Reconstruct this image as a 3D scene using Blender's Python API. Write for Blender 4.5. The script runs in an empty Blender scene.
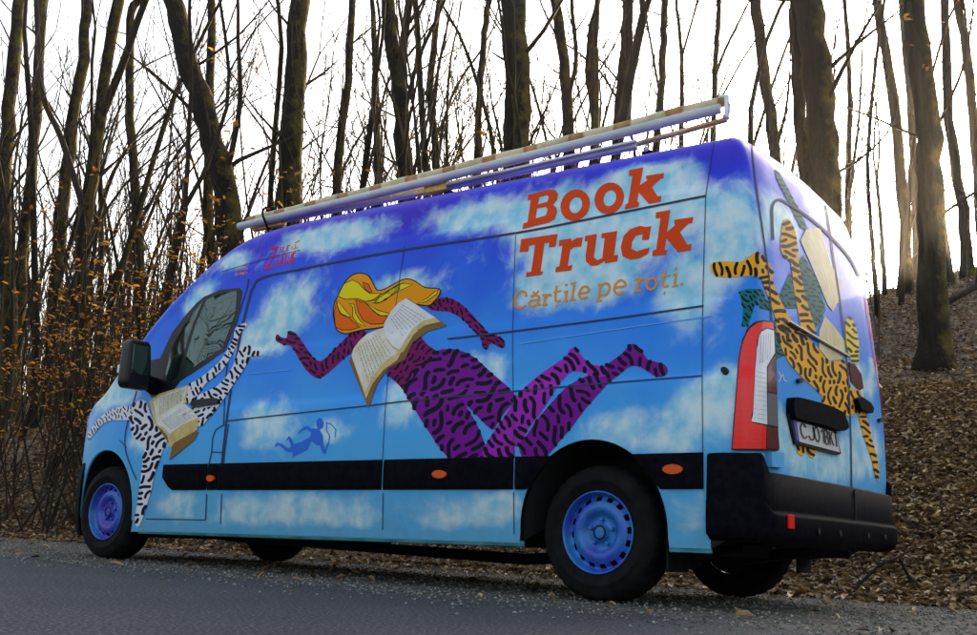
import bpy, bmesh, math, random
import numpy as np
from mathutils import Vector, Matrix
from mathutils.bvhtree import BVHTree
R = math.radians
S = bpy.context.scene
COL = S.collection
HAZE = 0.00025

# ---------------------------------------------------------------- camera
CAMLOC = Vector((2.90673562, -4.70110950, 0.297428396))
YAW, PIT, ROLL, FPX, CX, CY = -0.655398639, 0.202931190, 0.0482847470, 1063.62274, 488.5, 317.5
_F = Vector((math.sin(YAW)*math.cos(PIT), math.cos(YAW)*math.cos(PIT), math.sin(PIT)))
_R = Vector((math.cos(YAW), -math.sin(YAW), 0)); _U = _R.cross(_F)
CR = _R*math.cos(ROLL)+_U*math.sin(ROLL); CU = -_R*math.sin(ROLL)+_U*math.cos(ROLL)
cd = bpy.data.cameras.new('camera'); cam = bpy.data.objects.new('camera', cd); COL.objects.link(cam)
M = Matrix((CR, CU, -_F)).transposed().to_4x4(); M.translation = CAMLOC
cam.matrix_world = M
cd.sensor_width = 36; cd.lens = FPX/977*36; cd.clip_end = 2000; cd.clip_start = .02
S.camera = cam
# ---------------------------------------------------------------- sky, sun, exposure
W = bpy.data.worlds.new('World'); S.world = W; W.use_nodes = True
nt = W.node_tree; bg = nt.nodes['Background']
sky = nt.nodes.new('ShaderNodeTexSky'); sky.sky_type = 'NISHITA'; sky.sun_disc = False
SUN_EL, SUN_AZ = R(13.5), R(-12.8)           # azimuth measured from +y towards +x
sky.sun_elevation = SUN_EL; sky.sun_rotation = SUN_AZ
sky.air_density = 1.0; sky.dust_density = 7.0; sky.ozone_density = 1.0; sky.altitude = 300
hs = nt.nodes.new('ShaderNodeHueSaturation'); hs.inputs['Saturation'].default_value = .62      # thin high cloud whitens the sky
nt.links.new(sky.outputs[0], hs.inputs['Color']); nt.links.new(hs.outputs[0], bg.inputs[0]); bg.inputs[1].default_value = 0.15
sl = bpy.data.lights.new('sun', 'SUN'); sl.energy = 4.2; sl.angle = R(0.6); sl.color = (1, .74, .42)
sun = bpy.data.objects.new('sun', sl); COL.objects.link(sun)
sd = Vector((math.sin(SUN_AZ)*math.cos(SUN_EL), math.cos(SUN_AZ)*math.cos(SUN_EL), math.sin(SUN_EL)))
sun.rotation_euler = sd.to_track_quat('Z', 'Y').to_euler()
S.view_settings.view_transform = 'Standard'; S.view_settings.look = 'None'
S.view_settings.gamma = 1; S.view_settings.use_curve_mapping = False
S.view_settings.exposure = 1.95

# ---------------------------------------------------------------- helpers
def pxdir(u, v):
    return (_F + CR*((u-CX)/FPX) + CU*((CY-v)/FPX)).normalized()
def px_y(u, v, y):
    d = pxdir(u, v); return CAMLOC + d*((y-CAMLOC.y)/d.y)
def tag(o, label=None, cat=None, group=None, kind=None):
    if label: o['label'] = label
    if cat: o['category'] = cat
    if group: o['group'] = group
    if kind: o['kind'] = kind
    return o
def empty(name, loc=(0, 0, 0)):
    o = bpy.data.objects.new(name, None); o.location = loc; o.empty_display_size = .2
    COL.objects.link(o); return o
def link(name, me, mats, parent=None, smooth=False):
    for m in (mats if isinstance(mats, (list, tuple)) else [mats]): me.materials.append(m)
    o = bpy.data.objects.new(name, me); COL.objects.link(o)
    if parent is not None:
        o.parent = parent
        o.matrix_parent_inverse = Matrix.Identity(4)
        o.location = -root_loc(parent)
    if smooth: me.polygons.foreach_set('use_smooth', [True]*len(me.polygons))
    me.update()
    return o
def root_loc(p):
    # every mesh is written in world coordinates; parents may sit anywhere
    l = Vector((0, 0, 0))
    while p is not None: l = l + p.location; p = p.parent
    return l
def mesh_of(verts, faces, name='m', midx=None):
    me = bpy.data.meshes.new(name); me.from_pydata([tuple(v) for v in verts], [], faces)
    if midx is not None: me.polygons.foreach_set('material_index', midx)
    me.update(); return me
class MB:
    def __init__(s): s.v = []; s.f = []; s.m = []; s.at = []
    def add(s, v, f, mi=0):
        o = len(s.v); s.v += [tuple(p) for p in v]
        s.f += [tuple(i+o for i in q) for q in f]; s.m += [mi]*len(f)
    def box(s, x0, x1, y0, y1, z0, z1, mi=0, c=0.0):
        bm = bmesh.new(); bmesh.ops.create_cube(bm, size=1)
        for v in bm.verts:
            v.co = Vector(((x0+x1)/2+v.co.x*(x1-x0), (y0+y1)/2+v.co.y*(y1-y0), (z0+z1)/2+v.co.z*(z1-z0)))
        if c > 0: bmesh.ops.bevel(bm, geom=bm.edges[:], offset=c, segments=2, affect='EDGES', profile=.6)
        s.frombm(bm, mi); bm.free()
    def frombm(s, bm, mi=0):
        bm.verts.index_update(); s.add([v.co.copy() for v in bm.verts], [[v.index for v in f.verts] for f in bm.faces], mi)
    def tube(s, pts, rad, n=8, mi=0, caps=True, squash=None):
        pts = [Vector(p) for p in pts]
        if not isinstance(rad, (list, tuple)): rad = [rad]*len(pts)
        t = (pts[1]-pts[0]).normalized()
        a = t.orthogonal().normalized(); o = len(s.v)
        for i, p in enumerate(pts):
            t = (pts[min(i+1, len(pts)-1)]-pts[max(i-1, 0)]).normalized()
            a = (a - t*a.dot(t)).normalized(); b = t.cross(a)
            for k in range(n):
                w = 2*math.pi*k/n
                s.v.append(tuple(p + (a*math.cos(w)+b*math.sin(w))*rad[i]))
        for i in range(len(pts)-1):
            for k in range(n):
                s.f.append((o+i*n+k, o+i*n+(k+1) % n, o+(i+1)*n+(k+1) % n, o+(i+1)*n+k)); s.m.append(mi)
        if caps:
            s.f.append(tuple(o+k for k in range(n))[::-1]); s.f.append(tuple(o+(len(pts)-1)*n+k for k in range(n))); s.m += [mi, mi]
    def lathe(s, prof, c, n=48, mi=0, skip=None):
        # prof: (radius, y offset) about an axis parallel to y through c
        o = len(s.v)
        for r, y in prof:
            for k in range(n):
                w = 2*math.pi*k/n; s.v.append((c[0]+r*math.cos(w), c[1]+y, c[2]+r*math.sin(w)))
        for i in range(len(prof)-1):
            for k in range(n):
                if skip and skip(i, k): continue
                s.f.append((o+i*n+k, o+(i+1)*n+k, o+(i+1)*n+(k+1) % n, o+i*n+(k+1) % n)); s.m.append(mi)
    def build(s, name, mats, parent=None, smooth=False):
        return link(name, mesh_of(s.v, s.f, name, s.m), mats, parent, smooth)

# ---------------------------------------------------------------- materials
def mat(name, col, rough=.5, metal=0., spec=.5, coat=0., em=None, ems=1.):
    m = bpy.data.materials.new(name); m.use_nodes = True
    b = m.node_tree.nodes['Principled BSDF']
    b.inputs['Base Color'].default_value = (*col, 1); b.inputs['Roughness'].default_value = rough
    b.inputs['Metallic'].default_value = metal; b.inputs['Specular IOR Level'].default_value = spec
    b.inputs['Coat Weight'].default_value = coat
    return m
def N(m, t, **k):
    n = m.node_tree.nodes.new(t)
    for a, b in k.items():
        if a[0] == '_': n.inputs[a[1:].replace('_', ' ')].default_value = b
        else: setattr(n, a, b)
    return n
def L(m, a, b): m.node_tree.links.new(a, b)
def ramp(m, stops, fac, interp='LINEAR'):
    n = N(m, 'ShaderNodeValToRGB'); n.color_ramp.interpolation = interp
    e = n.color_ramp.elements
    while len(e) < len(stops): e.new(.5)
    for q, (p, c) in zip(e, stops): q.position = p; q.color = (*c, 1) if len(c) == 3 else c
    L(m, fac, n.inputs[0]); return n
def noisy(name, c0, c1, scale, rough=.6, bump=0., bscale=None, detail=5, dist=.02, coat=0., metal=0., lo=.35, hi=.65):
    m = mat(name, c0, rough, metal=metal, coat=coat); b = m.node_tree.nodes['Principled BSDF']
    tc = N(m, 'ShaderNodeTexCoord'); n = N(m, 'ShaderNodeTexNoise', _Scale=scale, _Detail=detail)
    L(m, tc.outputs['Object'], n.inputs['Vector'])
    r = ramp(m, [(lo, c0), (hi, c1)], n.outputs['Fac']); L(m, r.outputs[0], b.inputs['Base Color'])
    if bump:
        n2 = N(m, 'ShaderNodeTexNoise', _Scale=bscale or scale*4, _Detail=6); L(m, tc.outputs['Object'], n2.inputs['Vector'])
        bp = N(m, 'ShaderNodeBump', _Strength=bump, _Distance=dist); L(m, n2.outputs['Fac'], bp.inputs['Height']); L(m, bp.outputs[0], b.inputs['Normal'])
    return m

# painted sky mural: painted blue grading from violet at the roof to cyan at the sills, with painted clouds
def paint_mat():
    m = mat('mural_paint', (.05, .2, .7), .42, coat=.14, spec=.12); b = m.node_tree.nodes['Principled BSDF']
    b.inputs['Coat Roughness'].default_value = .06
    tc = N(m, 'ShaderNodeTexCoord'); sep = N(m, 'ShaderNodeSeparateXYZ'); L(m, tc.outputs['Object'], sep.inputs[0])
    n1 = N(m, 'ShaderNodeTexNoise', _Scale=2.1, _Detail=3); L(m, tc.outputs['Object'], n1.inputs['Vector'])
    a1 = N(m, 'ShaderNodeMath', operation='MULTIPLY_ADD'); L(m, n1.outputs['Fac'], a1.inputs[0]); a1.inputs[1].default_value = .8; L(m, sep.outputs['Z'], a1.inputs[2])
    mr = N(m, 'ShaderNodeMapRange'); mr.inputs['From Min'].default_value = .7; mr.inputs['From Max'].default_value = 2.85; L(m, a1.outputs[0], mr.inputs['Value'])
    base = ramp(m, [(0, (.10, .46, .74)), (.28, (.06, .38, .80)), (.5, (.028, .25, .82)), (.72, (.016, .12, .76)), (.89, (.024, .035, .64)), (1, (.05, .025, .52))], mr.outputs[0])
    at = N(m, 'ShaderNodeAttribute', attribute_name='cloud')
    n2 = N(m, 'ShaderNodeTexNoise', _Scale=5.5, _Detail=6, _Roughness=.6); L(m, tc.outputs['Object'], n2.inputs['Vector'])
    n2.inputs['Distortion'].default_value = .4
    a2 = N(m, 'ShaderNodeMath', operation='MULTIPLY_ADD'); L(m, n2.outputs['Fac'], a2.inputs[0]); a2.inputs[1].default_value = 1.1; a2.inputs[2].default_value = -.55
    a3 = N(m, 'ShaderNodeMath', operation='ADD'); L(m, a2.outputs[0], a3.inputs[0]); L(m, at.outputs['Fac'], a3.inputs[1])
    cf = N(m, 'ShaderNodeMapRange', interpolation_type='SMOOTHSTEP'); cf.inputs['From Min'].default_value = .18; cf.inputs['From Max'].default_value = .80; L(m, a3.outputs[0], cf.inputs['Value'])
    n3 = N(m, 'ShaderNodeTexNoise', _Scale=9, _Detail=4); L(m, tc.outputs['Object'], n3.inputs['Vector'])
    cc = ramp(m, [(.35, (.26, .62, .78)), (.6, (.64, .79, .82))], n3.outputs['Fac'])
    mx = N(m, 'ShaderNodeMix', data_type='RGBA'); L(m, cf.outputs[0], mx.inputs['Factor']); L(m, base.outputs[0], mx.inputs['A']); L(m, cc.outputs[0], mx.inputs['B'])
    # road film: a little dust settling low down
    n4 = N(m, 'ShaderNodeTexNoise', _Scale=14, _Detail=8, _Roughness=.7); L(m, tc.outputs['Object'], n4.inputs['Vector'])
    dz = N(m, 'ShaderNodeMapRange'); dz.inputs['From Min'].default_value = .85; dz.inputs['From Max'].default_value = .2; dz.inputs['To Max'].default_value = .6; L(m, sep.outputs['Z'], dz.inputs['Value'])
    dm = N(m, 'ShaderNodeMath', operation='MULTIPLY'); L(m, dz.outputs[0], dm.inputs[0]); L(m, n4.outputs['Fac'], dm.inputs[1])
    m2 = N(m, 'ShaderNodeMix', data_type='RGBA'); L(m, dm.outputs[0], m2.inputs['Factor']); L(m, mx.outputs['Result'], m2.inputs['A']); m2.inputs['B'].default_value = (.14, .12, .09, 1)
    L(m, m2.outputs['Result'], b.inputs['Base Color'])
    rr = N(m, 'ShaderNodeMapRange'); rr.inputs['To Min'].default_value = .3; rr.inputs['To Max'].default_value = .55; L(m, n4.outputs['Fac'], rr.inputs['Value']); L(m, rr.outputs[0], b.inputs['Roughness'])
    return m
PAINT = paint_mat()
BLACK = noisy('black_plastic', (.003, .003, .005), (.0065, .006, .009), 30, .65, .15, 300, dist=.002)
for q_ in (BLACK,): q_.node_tree.nodes['Principled BSDF'].inputs['Specular IOR Level'].default_value = .02
DARK = mat('dark_underside', (.006, .006, .006), .9)
RUBBER = noisy('tyre_rubber', (.004, .004, .0045), (.010, .0095, .009), 14, .85, .3, 120, dist=.003); RUBBER.node_tree.nodes['Principled BSDF'].inputs['Specular IOR Level'].default_value = .15
SEAM = mat('panel_gap', (.004, .012, .06), .6)
GLASS = mat('tinted_glass', (.006, .014, .012), .02, spec=.5); GLASS.node_tree.nodes['Principled BSDF'].inputs['IOR'].default_value = 1.9; GLASS.node_tree.nodes['Principled BSDF'].inputs['Specular Tint'].default_value = (.75, 1, .88, 1)
GLOSSB = mat('gloss_black', (.005, .005, .006), .35, spec=.25)
RED = mat('red_lens', (.95, .008, .004), .25, spec=.3, coat=.2)
DRED = mat('dark_red_lens', (.10, .002, .006), .25, coat=.2)
CLEAR = mat('clear_lens', (.78, .78, .80), .2, coat=.3)
GREYL = mat('grey_lens', (.14, .14, .14), .2, coat=.3)
AMBER = mat('amber_lens', (.75, .09, .005), .2, coat=1)
def flat(n, c, r=.5): return mat(n, c, r, coat=0, spec=.08)
ORANGE = flat('orange_lettering', (.72, .065, .008)); GOLDL = flat('amber_lettering', (.78, .30, .04))
PINK = flat('pink_lettering', (.62, .02, .12))
PURPLE = flat('purple_paint', (.19, .008, .26)); MAUVE = flat('mauve_paint', (.36, .022, .42)); WINE = flat('wine_paint', (.20, .006, .11))
INK = flat('ink_paint', (.008, .006, .018)); WHITE = flat('white_paint', (.72, .70, .74))
TIGER = flat('tiger_orange', (.92, .42, .012)); TYEL = flat('tiger_yellow', (.85, .62, .015)); TEAL = flat('teal_paint', (.008, .16, .16)); MAG = flat('magenta_paint', (.55, .01, .25))
HYEL = flat('hair_yellow', (.85, .66, .005)); HORG = flat('hair_orange', (.88, .32, .004)); HDEEP = flat('hair_deep_orange', (.85, .14, .004))
PAGE = noisy('page_paint', (.66, .58, .38), (.74, .70, .60), 14, .4); PAGEW = noisy('page_light', (.68, .66, .64), (.76, .75, .72), 9, .4)
GOLD = noisy('page_edge_gold', (.52, .36, .08), (.68, .50, .20), 12, .4); BROWN = flat('book_cover_brown', (.22, .12, .035))
PAGEC = noisy('page_cream', (.55, .44, .20), (.66, .56, .32), 10, .5); TXT = flat('page_text', (.09, .06, .03)); SHAD = flat('blue_silhouette', (.04, .16, .66)); PALE = flat('pale_streak', (.12, .40, .85))
SKYP = flat('panel_light_blue', (.12, .42, .72)); TEALS = noisy('sill_teal', (.03, .17, .20), (.08, .30, .34), 7, .5)
PLATEW = mat('plate_white', (.62, .62, .60), .3); PLATEB = mat('plate_blue', (.12, .08, .5), .3)
def rim_mat():
    m = mat('rim_paint', (.1, .15, .7), .45, metal=.1, coat=.1); b = m.node_tree.nodes['Principled BSDF']
    tc = N(m, 'ShaderNodeTexCoord'); n = N(m, 'ShaderNodeTexNoise', _Scale=4.2, _Detail=3); L(m, tc.outputs['Object'], n.inputs['Vector'])
    r = ramp(m, [(.38, (.015, .17, .50)), (.55, (.02, .07, .46)), (.74, (.09, .012, .28))], n.outputs['Fac'])
    nd = N(m, 'ShaderNodeTexNoise', _Scale=38, _Detail=8, _Roughness=.75); L(m, tc.outputs['Object'], nd.inputs['Vector']); rd_ = ramp(m, [(.52, (0, 0, 0)), (.68, (.7, .7, .7))], nd.outputs['Fac'])
    mx = N(m, 'ShaderNodeMix', data_type='RGBA'); L(m, rd_.outputs[0], mx.inputs['Factor']); L(m, r.outputs[0], mx.inputs['A']); mx.inputs['B'].default_value = (.05, .04, .035, 1); L(m, mx.outputs['Result'], b.inputs['Base Color'])
    return m
RIM = rim_mat()
ALU = noisy('aluminium', (.55, .55, .57), (.68, .68, .72), 6, .38, .05, 60, metal=.75)
WTUBE = noisy('white_tube', (.50, .50, .55), (.62, .62, .66), 5, .4)
BRONZE = noisy('bronze_rail', (.38, .27, .12), (.55, .45, .30), 5, .35, metal=.6)
YELB = noisy('yellow_bracket', (.62, .36, .03), (.78, .52, .08), 20, .45)

# ---------------------------------------------------------------- van body
def lerp_tab(t, x):
    xs = [a for a, _ in t]; ys = [b for _, b in t]
    return float(np.interp(x, xs, ys))
def smooth_tab(t, x):
    # catmull-rom through table
    n = len(t)
    if x <= t[0][0]: return t[0][1]
    if x >= t[-1][0]: return t[-1][1]
    for i in range(n-1):
        if t[i][0] <= x <= t[i+1][0]: break
    x0, y0 = t[i]; x1, y1 = t[i+1]; h = x1-x0
    m0 = (y1-t[i-1][1])/(x1-t[i-1][0]) if i > 0 else (y1-y0)/h
    m1 = (t[i+2][1]-y0)/(t[i+2][0]-x0) if i < n-2 else (y1-y0)/h
    s = (x-x0)/h
    return (2*s**3-3*s*s+1)*y0+(s**3-2*s*s+s)*h*m0+(-2*s**3+3*s*s)*y1+(s**3-s*s)*h*m1
YC = 1.0
TAB_S = [(.2, .05), (.25, .03), (.5, .01), (.8, 0), (.95, 0), (1.08, .005), (1.3, .028), (1.5, .052), (1.8, .085), (2.0, .118), (2.2, .165), (2.5, .25)]
def smooth01(t):
    t = max(0., min(1., t)); return t*t*(3-2*t)
def Sz(z):
    b = smooth_tab(TAB_S, z)
    for zc, d in ((1.09, .013), (1.47, .010), (2.11, .011)):
        b += d*smooth01((z-zc)/.055)*(1-min(1, max(0, (z-zc-.05)/.5)))
    return b
TAB_T = [(-5.178, .74), (-5.16, .84), (-5.10, .98), (-4.97, 1.13), (-4.75, 1.26), (-4.52, 1.35), (-4.42, 1.44), (-4.17, 1.69), (-3.9, 1.945), (-3.65, 2.15), (-3.45, 2.30), (-3.25, 2.41), (-3.0, 2.465), (-2.6, 2.49), (2, 2.49)]
TAB_N = [(-5.178, .80), (-5.165, .66), (-5.12, .47), (-5.05, .33), (-4.95, .23), (-4.85, .17), (-4.7, .105), (-4.5, .055), (-4.2, .02), (-3.8, 0), (2, 0)]
def rake(x, z): return z + .0155*(x-.6)*max(0, min(1, 1-(z-.3)/2.1))
def rear_dx(z): return smooth_tab([(.2, .0), (.65, 0), (1.4, -.022), (1.9, -.065), (2.2, -.115), (2.36, -.16), (2.46, -.22)], z)
ZL = [.288, .298, .33, .4, .5, .6, .7, .8, .9, 1.0, 1.06, 1.09, 1.104, 1.118, 1.132, 1.146, 1.18, 1.25, 1.35, 1.43, 1.47, 1.484, 1.498, 1.512, 1.526, 1.56, 1.65, 1.75, 1.85, 1.95, 2.05, 2.11, 2.124, 2.138, 2.152, 2.166, 2.21, 2.25]
SEC = [(Sz(z), z) for z in ZL]
SEC += [(.195, 2.31), (.212, 2.36), (.238, 2.40), (.275, 2.43), (.33, 2.452), (.42, 2.468), (.60, 2.48)]
K = len(SEC); MI = 7
def ring(x, ins=0., xo=0.):
    T = smooth_tab(TAB_T, x); Nx = smooth_tab(TAB_N, x); z0 = .25
    w = max(0, min(1, (x-.1)/.75)); w = w*w*(3-2*w)
    near = []
    for (yr, zr) in SEC:
        z = z0+(zr-z0)*(T-z0)/(2.49-z0)
        rnd = yr-Sz(zr)
        y = Nx + (Sz(z) if T > 2.3 else smooth_tab(TAB_S, z)) + rnd
        y = min(y+ins, YC-.02)
        near.append((x+xo+w*rear_dx(z), y, z-ins*.5*(max(0, (z-2.2))/.25)))
    ty, tz = near[-1][1], near[-1][2]; crown = T-.003-(ins*.5 if T > 2.3 else 0)
    top = []
    for j in range(1, MI+1):
        s = j/(MI+1); y = ty+(2*YC-2*ty)*s; top.append((near[-1][0], y, tz+(crown+.004-tz)*(1-(2*s-1)**2)))
    far = [(a, 2*YC-b, c) for a, b, c in reversed(near)]
    bot = []
    for j in range(1, MI+1):
        s = j/(MI+1); bot.append((near[0][0], far[-1][1]+(near[0][1]-far[-1][1])*s, near[0][2]))
    return [(a, b, rake(a, c)) for a, b, c in near+top+far+bot]
XS = list(np.concatenate([[-5.178, -5.172, -5.16, -5.14, -5.11, -5.07, -5.02, -4.96], np.arange(-4.9, -2.6, .06), np.arange(-2.6, .5, .12), [.5, .58, .66, .74, .80, .84]]))
rings = [ring(x) for x in XS]
for dx, ins in ((.018, .004), (.034, .012), (.047, .025), (.056, .045)): rings.append(ring(.84, ins, dx))
NR = len(rings[0]); bmv = []; bmf = []
for r in rings: bmv += r
for i in range(len(rings)-1):
    for k in range(NR):
        a = i*NR+k; b = i*NR+(k+1) % NR; bmf.append((a, a+NR, b+NR, b))
def cap(i, bulge, flip):
    base = i*NR; rows = []
    for k in range(K):
        n_i = base+k; f_i = base+2*K+MI-1-k
        if k == 0: mid = [base+2*K+MI+MI-1-j for j in range(MI)]
        elif k == K-1: mid = [base+K+j for j in range(MI)]
        else:
            mid = []
            A = Vector(bmv[n_i]); B = Vector(bmv[f_i])
            for j in range(MI):
                s = (j+1)/(MI+1); p = A.lerp(B, s); p.x += bulge*(1-(2*s-1)**2)*min(1, (K-1-k)/5); mid.append(len(bmv)); bmv.append(tuple(p))
        rows.append([n_i]+mid+[f_i])
    for k in range(K-1):
        for j in range(MI+1):
            q = (rows[k][j], rows[k][j+1], rows[k+1][j+1], rows[k+1][j]); bmf.append(q[::-1] if flip else q)
cap(0, -.02, True); cap(len(rings)-1, .03, False)
van = tag(empty('delivery_van', (-1.6, 1.0, 0)), 'long high-roof van painted with blue sky, clouds and striped flying figures', 'van')
bmv = [(x, y, max(z, .33)) if x > .70 else ((x, y, .36) if z < .31 and .2 < y < 1.8 and x > -4.9 else (x, y, z)) for x, y, z in bmv]
me = mesh_of(bmv, bmf, 'body'); me.materials.append(PAINT); me.materials.append(DARK)
body = bpy.data.objects.new('body', me); COL.objects.link(body)
bm = bmesh.new(); bm.from_mesh(me); bmesh.ops.recalc_face_normals(bm, faces=bm.faces)
for f in bm.faces:
    cc_ = f.calc_center_median()
    if (f.normal.z < -.25 and cc_.z < .37) or (cc_.x > .66 and cc_.z < .5): f.material_index = 1
bm.to_mesh(me); bm.free()
# wheel arches cut through both flanks
def arch_cutter(x, far):
    b = MB(); prof = []
    n = 40; y0, y1 = (-.3, .40) if not far else (1.60, 2.3)
    vs = []
    for y in (y0, y1):
        for k in range(n):
            w = 2*math.pi*k/n; r = .455 if math.sin(w) > -.1 else .47
            vs.append((x+r*.955*math.cos(w), y, .355+r*math.sin(w)))
    fs = [(k, (k+1) % n, n+(k+1) % n, n+k) for k in range(n)]+[tuple(range(n))[::-1], tuple(range(n, 2*n))]
    m = mesh_of(vs, fs, 'cut'); m.materials.append(DARK); m.materials.append(DARK)
    o = bpy.data.objects.new('cut', m); COL.objects.link(o)
    bb = bmesh.new(); bb.from_mesh(m); bmesh.ops.recalc_face_normals(bb, faces=bb.faces)
    for f in bb.faces: f.material_index = 1
    bb.to_mesh(m); bb.free(); return o
cuts = [arch_cutter(x, f) for x in (0, -4.332) for f in (False, True)]
for c in cuts:
    md = body.modifiers.new('b', 'BOOLEAN'); md.operation = 'DIFFERENCE'; md.object = c; md.solver = 'EXACT'
dg = bpy.context.evaluated_depsgraph_get(); dg.update()
nm = bpy.data.meshes.new_from_object(body.evaluated_get(dg)); body.modifiers.clear(); body.data = nm; nm.name = 'body'
for c in cuts: bpy.data.objects.remove(c)
body.parent = van; body.location = -root_loc(van)
bm = bmesh.new(); bm.from_mesh(nm)
BV = BVHTree.FromBMesh(bm); bm.free()
nm.polygons.foreach_set('use_smooth', [True]*len(nm.polygons))
es = nm.attributes.get('sharp_edge') or nm.attributes.new('sharp_edge', 'BOOLEAN', 'EDGE')
_b = bmesh.new(); _b.from_mesh(nm); _b.edges.ensure_lookup_table()
es.data.foreach_set('value', [(len(e.link_faces) != 2 or e.link_faces[0].material_index != e.link_faces[1].material_index or e.calc_face_angle(0) > R(50)) for e in _b.edges]); _b.free()

VN = [v.normal.copy() for v in nm.vertices]; VC = [v.co.copy() for v in nm.vertices]; PF = [tuple(p.vertices) for p in nm.polygons]; PN = [p.normal.copy() for p in nm.polygons]
def snorm(p, n, i):
    s = Vector((0, 0, 0))
    for k in PF[i]:
        if VN[k].dot(n) > .8: s += VN[k]/((VC[k]-p).length+.004)
    return s.normalized() if s.length > 0 else n
def hit(u, v):
    d = pxdir(u, v); h = BV.ray_cast(CAMLOC, d)
    if h[0] is None:
        # just past the outline: nearest point of the body to the ray
        t = 6.0
        for _ in range(12):
            p = CAMLOC+d*t; q = BV.find_nearest(p); t = max(.5, (q[0]-CAMLOC).dot(d))
        return q[0], snorm(q[0], q[1], q[2]), False
    return h[0], snorm(h[0], h[1], h[2]), True
# painted clouds: centre and size on the photo, turned into spots on the body
CL = [(330, 238, 62, 17), (472, 216, 42, 17), (288, 305, 32, 26), (262, 340, 26, 22), (400, 288, 46, 17), (545, 215, 40, 22), (610, 232, 95, 42), (570, 285, 60, 26), (690, 295, 34, 42), (648, 175, 45, 14),
      (480, 375, 30, 22), (405, 400, 26, 26), (330, 430, 22, 12), (265, 425, 30, 26), (615, 430, 36, 22), (675, 440, 30, 20), (300, 510, 54, 17), (240, 512, 28, 13), (455, 514, 50, 14), (505, 508, 24, 14), (355, 515, 20, 12), (150, 440, 26, 16),
      (112, 395, 26, 16), (178, 505, 24, 16), (735, 230, 24, 46), (726, 395, 26, 44), (690, 515, 18, 14), (232, 262, 18, 10), (200, 300, 16, 20), (700, 400, 30, 22), (640, 205, 60, 22),
      (800, 455, 26, 22), (835, 462, 22, 20), (785, 225, 16, 26), (835, 195, 22, 26), (865, 450, 22, 30), (785, 420, 14, 20), (860, 380, 16, 22)]
cl = []
for (u, v, ru, rv) in CL:
    p, n, ok = hit(u, v)
    a = hit(u-2, v)[0]; b = hit(u, v-2)[0]
    cl.append((p, max(.05, (a-p).length/2*ru), max(.05, (b-p).length/2*rv)))
ca = nm.attributes.new('cloud', 'FLOAT', 'POINT'); vals = []
for vtx in nm.vertices:
    c = vtx.co; s = 0
    for p, rh, rv in cl:
        h = math.hypot(c.x-p.x, c.y-p.y); q = (h/rh)**2+((c.z-p.z)/rv)**2
        if q < 6: s += math.exp(-q*1.15)
    if c.y > 1.9: s += max(0, math.sin(c.x*2.1)*math.sin(c.z*5))
    vals.append(min(1, s))
ca.data.foreach_set('value', vals)

# ---- painted or thin pieces lying on the body; outlines in photo pixels, carried on to the real surface
def subdivided(poly, grid):
    bm = bmesh.new(); vs = [bm.verts.new((a, b, 0)) for a, b in poly]
    try: bm.faces.new(vs)
    except ValueError: bm.free(); return None
    bm.normal_update(); bmesh.ops.triangulate(bm, faces=bm.faces[:])
    xs = [a for a, _ in poly]; ys = [b for _, b in poly]
    for ax, lo, hi in ((0, min(xs), max(xs)), (1, min(ys), max(ys))):
        g = math.ceil(lo/grid)*grid
        while g < hi:
            pc = (g, 0, 0) if ax == 0 else (0, g, 0); pn = (1, 0, 0) if ax == 0 else (0, 1, 0)
            bmesh.ops.bisect_plane(bm, geom=bm.verts[:]+bm.edges[:]+bm.faces[:], dist=1e-5, plane_co=pc, plane_no=pn)
            g += grid
    return bm
def decal(name, items, mats, parent=None, off=.002, grid=3.5, skirt=False, step=.0003, extra=None):
    """items: list of (polygon, material index, layer)"""
    mb = MB()
    for poly, mi, lay in items:
        bm = subdivided(poly, grid)
        if bm is None: continue
        o = off+lay*step; base = {}; miss = []
        for v in bm.verts:
            p, n, ok = hit(v.co.x, v.co.y); base[v] = p.copy(); v.co = p+n*o
            if not ok: miss.append(v)
        bmesh.ops.delete(bm, geom=miss, context='VERTS')
        bm.normal_update()
        for f in bm.faces:
            c = f.calc_center_median(); q = BV.find_nearest(c)
            if f.normal.dot(q[1]) < 0: f.normal_flip()
        if skirt:
            for e in [e for e in bm.edges if len(e.link_faces) == 1]:
                a, b = e.verts; f = e.link_faces[0]
                a2 = bm.verts.new(base[a]); b2 = bm.verts.new(base[b])
                try: bm.faces.new((b, a, a2, b2) if True else None)
                except ValueError: pass
            bmesh.ops.remove_doubles(bm, verts=bm.verts[:], dist=1e-5)
            bmesh.ops.recalc_face_normals(bm, faces=bm.faces[:])
        mb.frombm(bm, mi); bm.free()
    ob = mb.build(name, mats, van if parent is None else parent, True)
    me_ = ob.data; cn = []
    for p in me_.polygons:
        for li in p.loop_indices:
            c = me_.vertices[me_.loops[li].vertex_index].co; q = BV.find_nearest(c); nn = snorm(q[0], q[1], q[2])
            cn.append(nn if p.normal.dot(nn) > .6 else p.normal.copy())
    me_.normals_split_custom_set(cn)
    return ob
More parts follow.
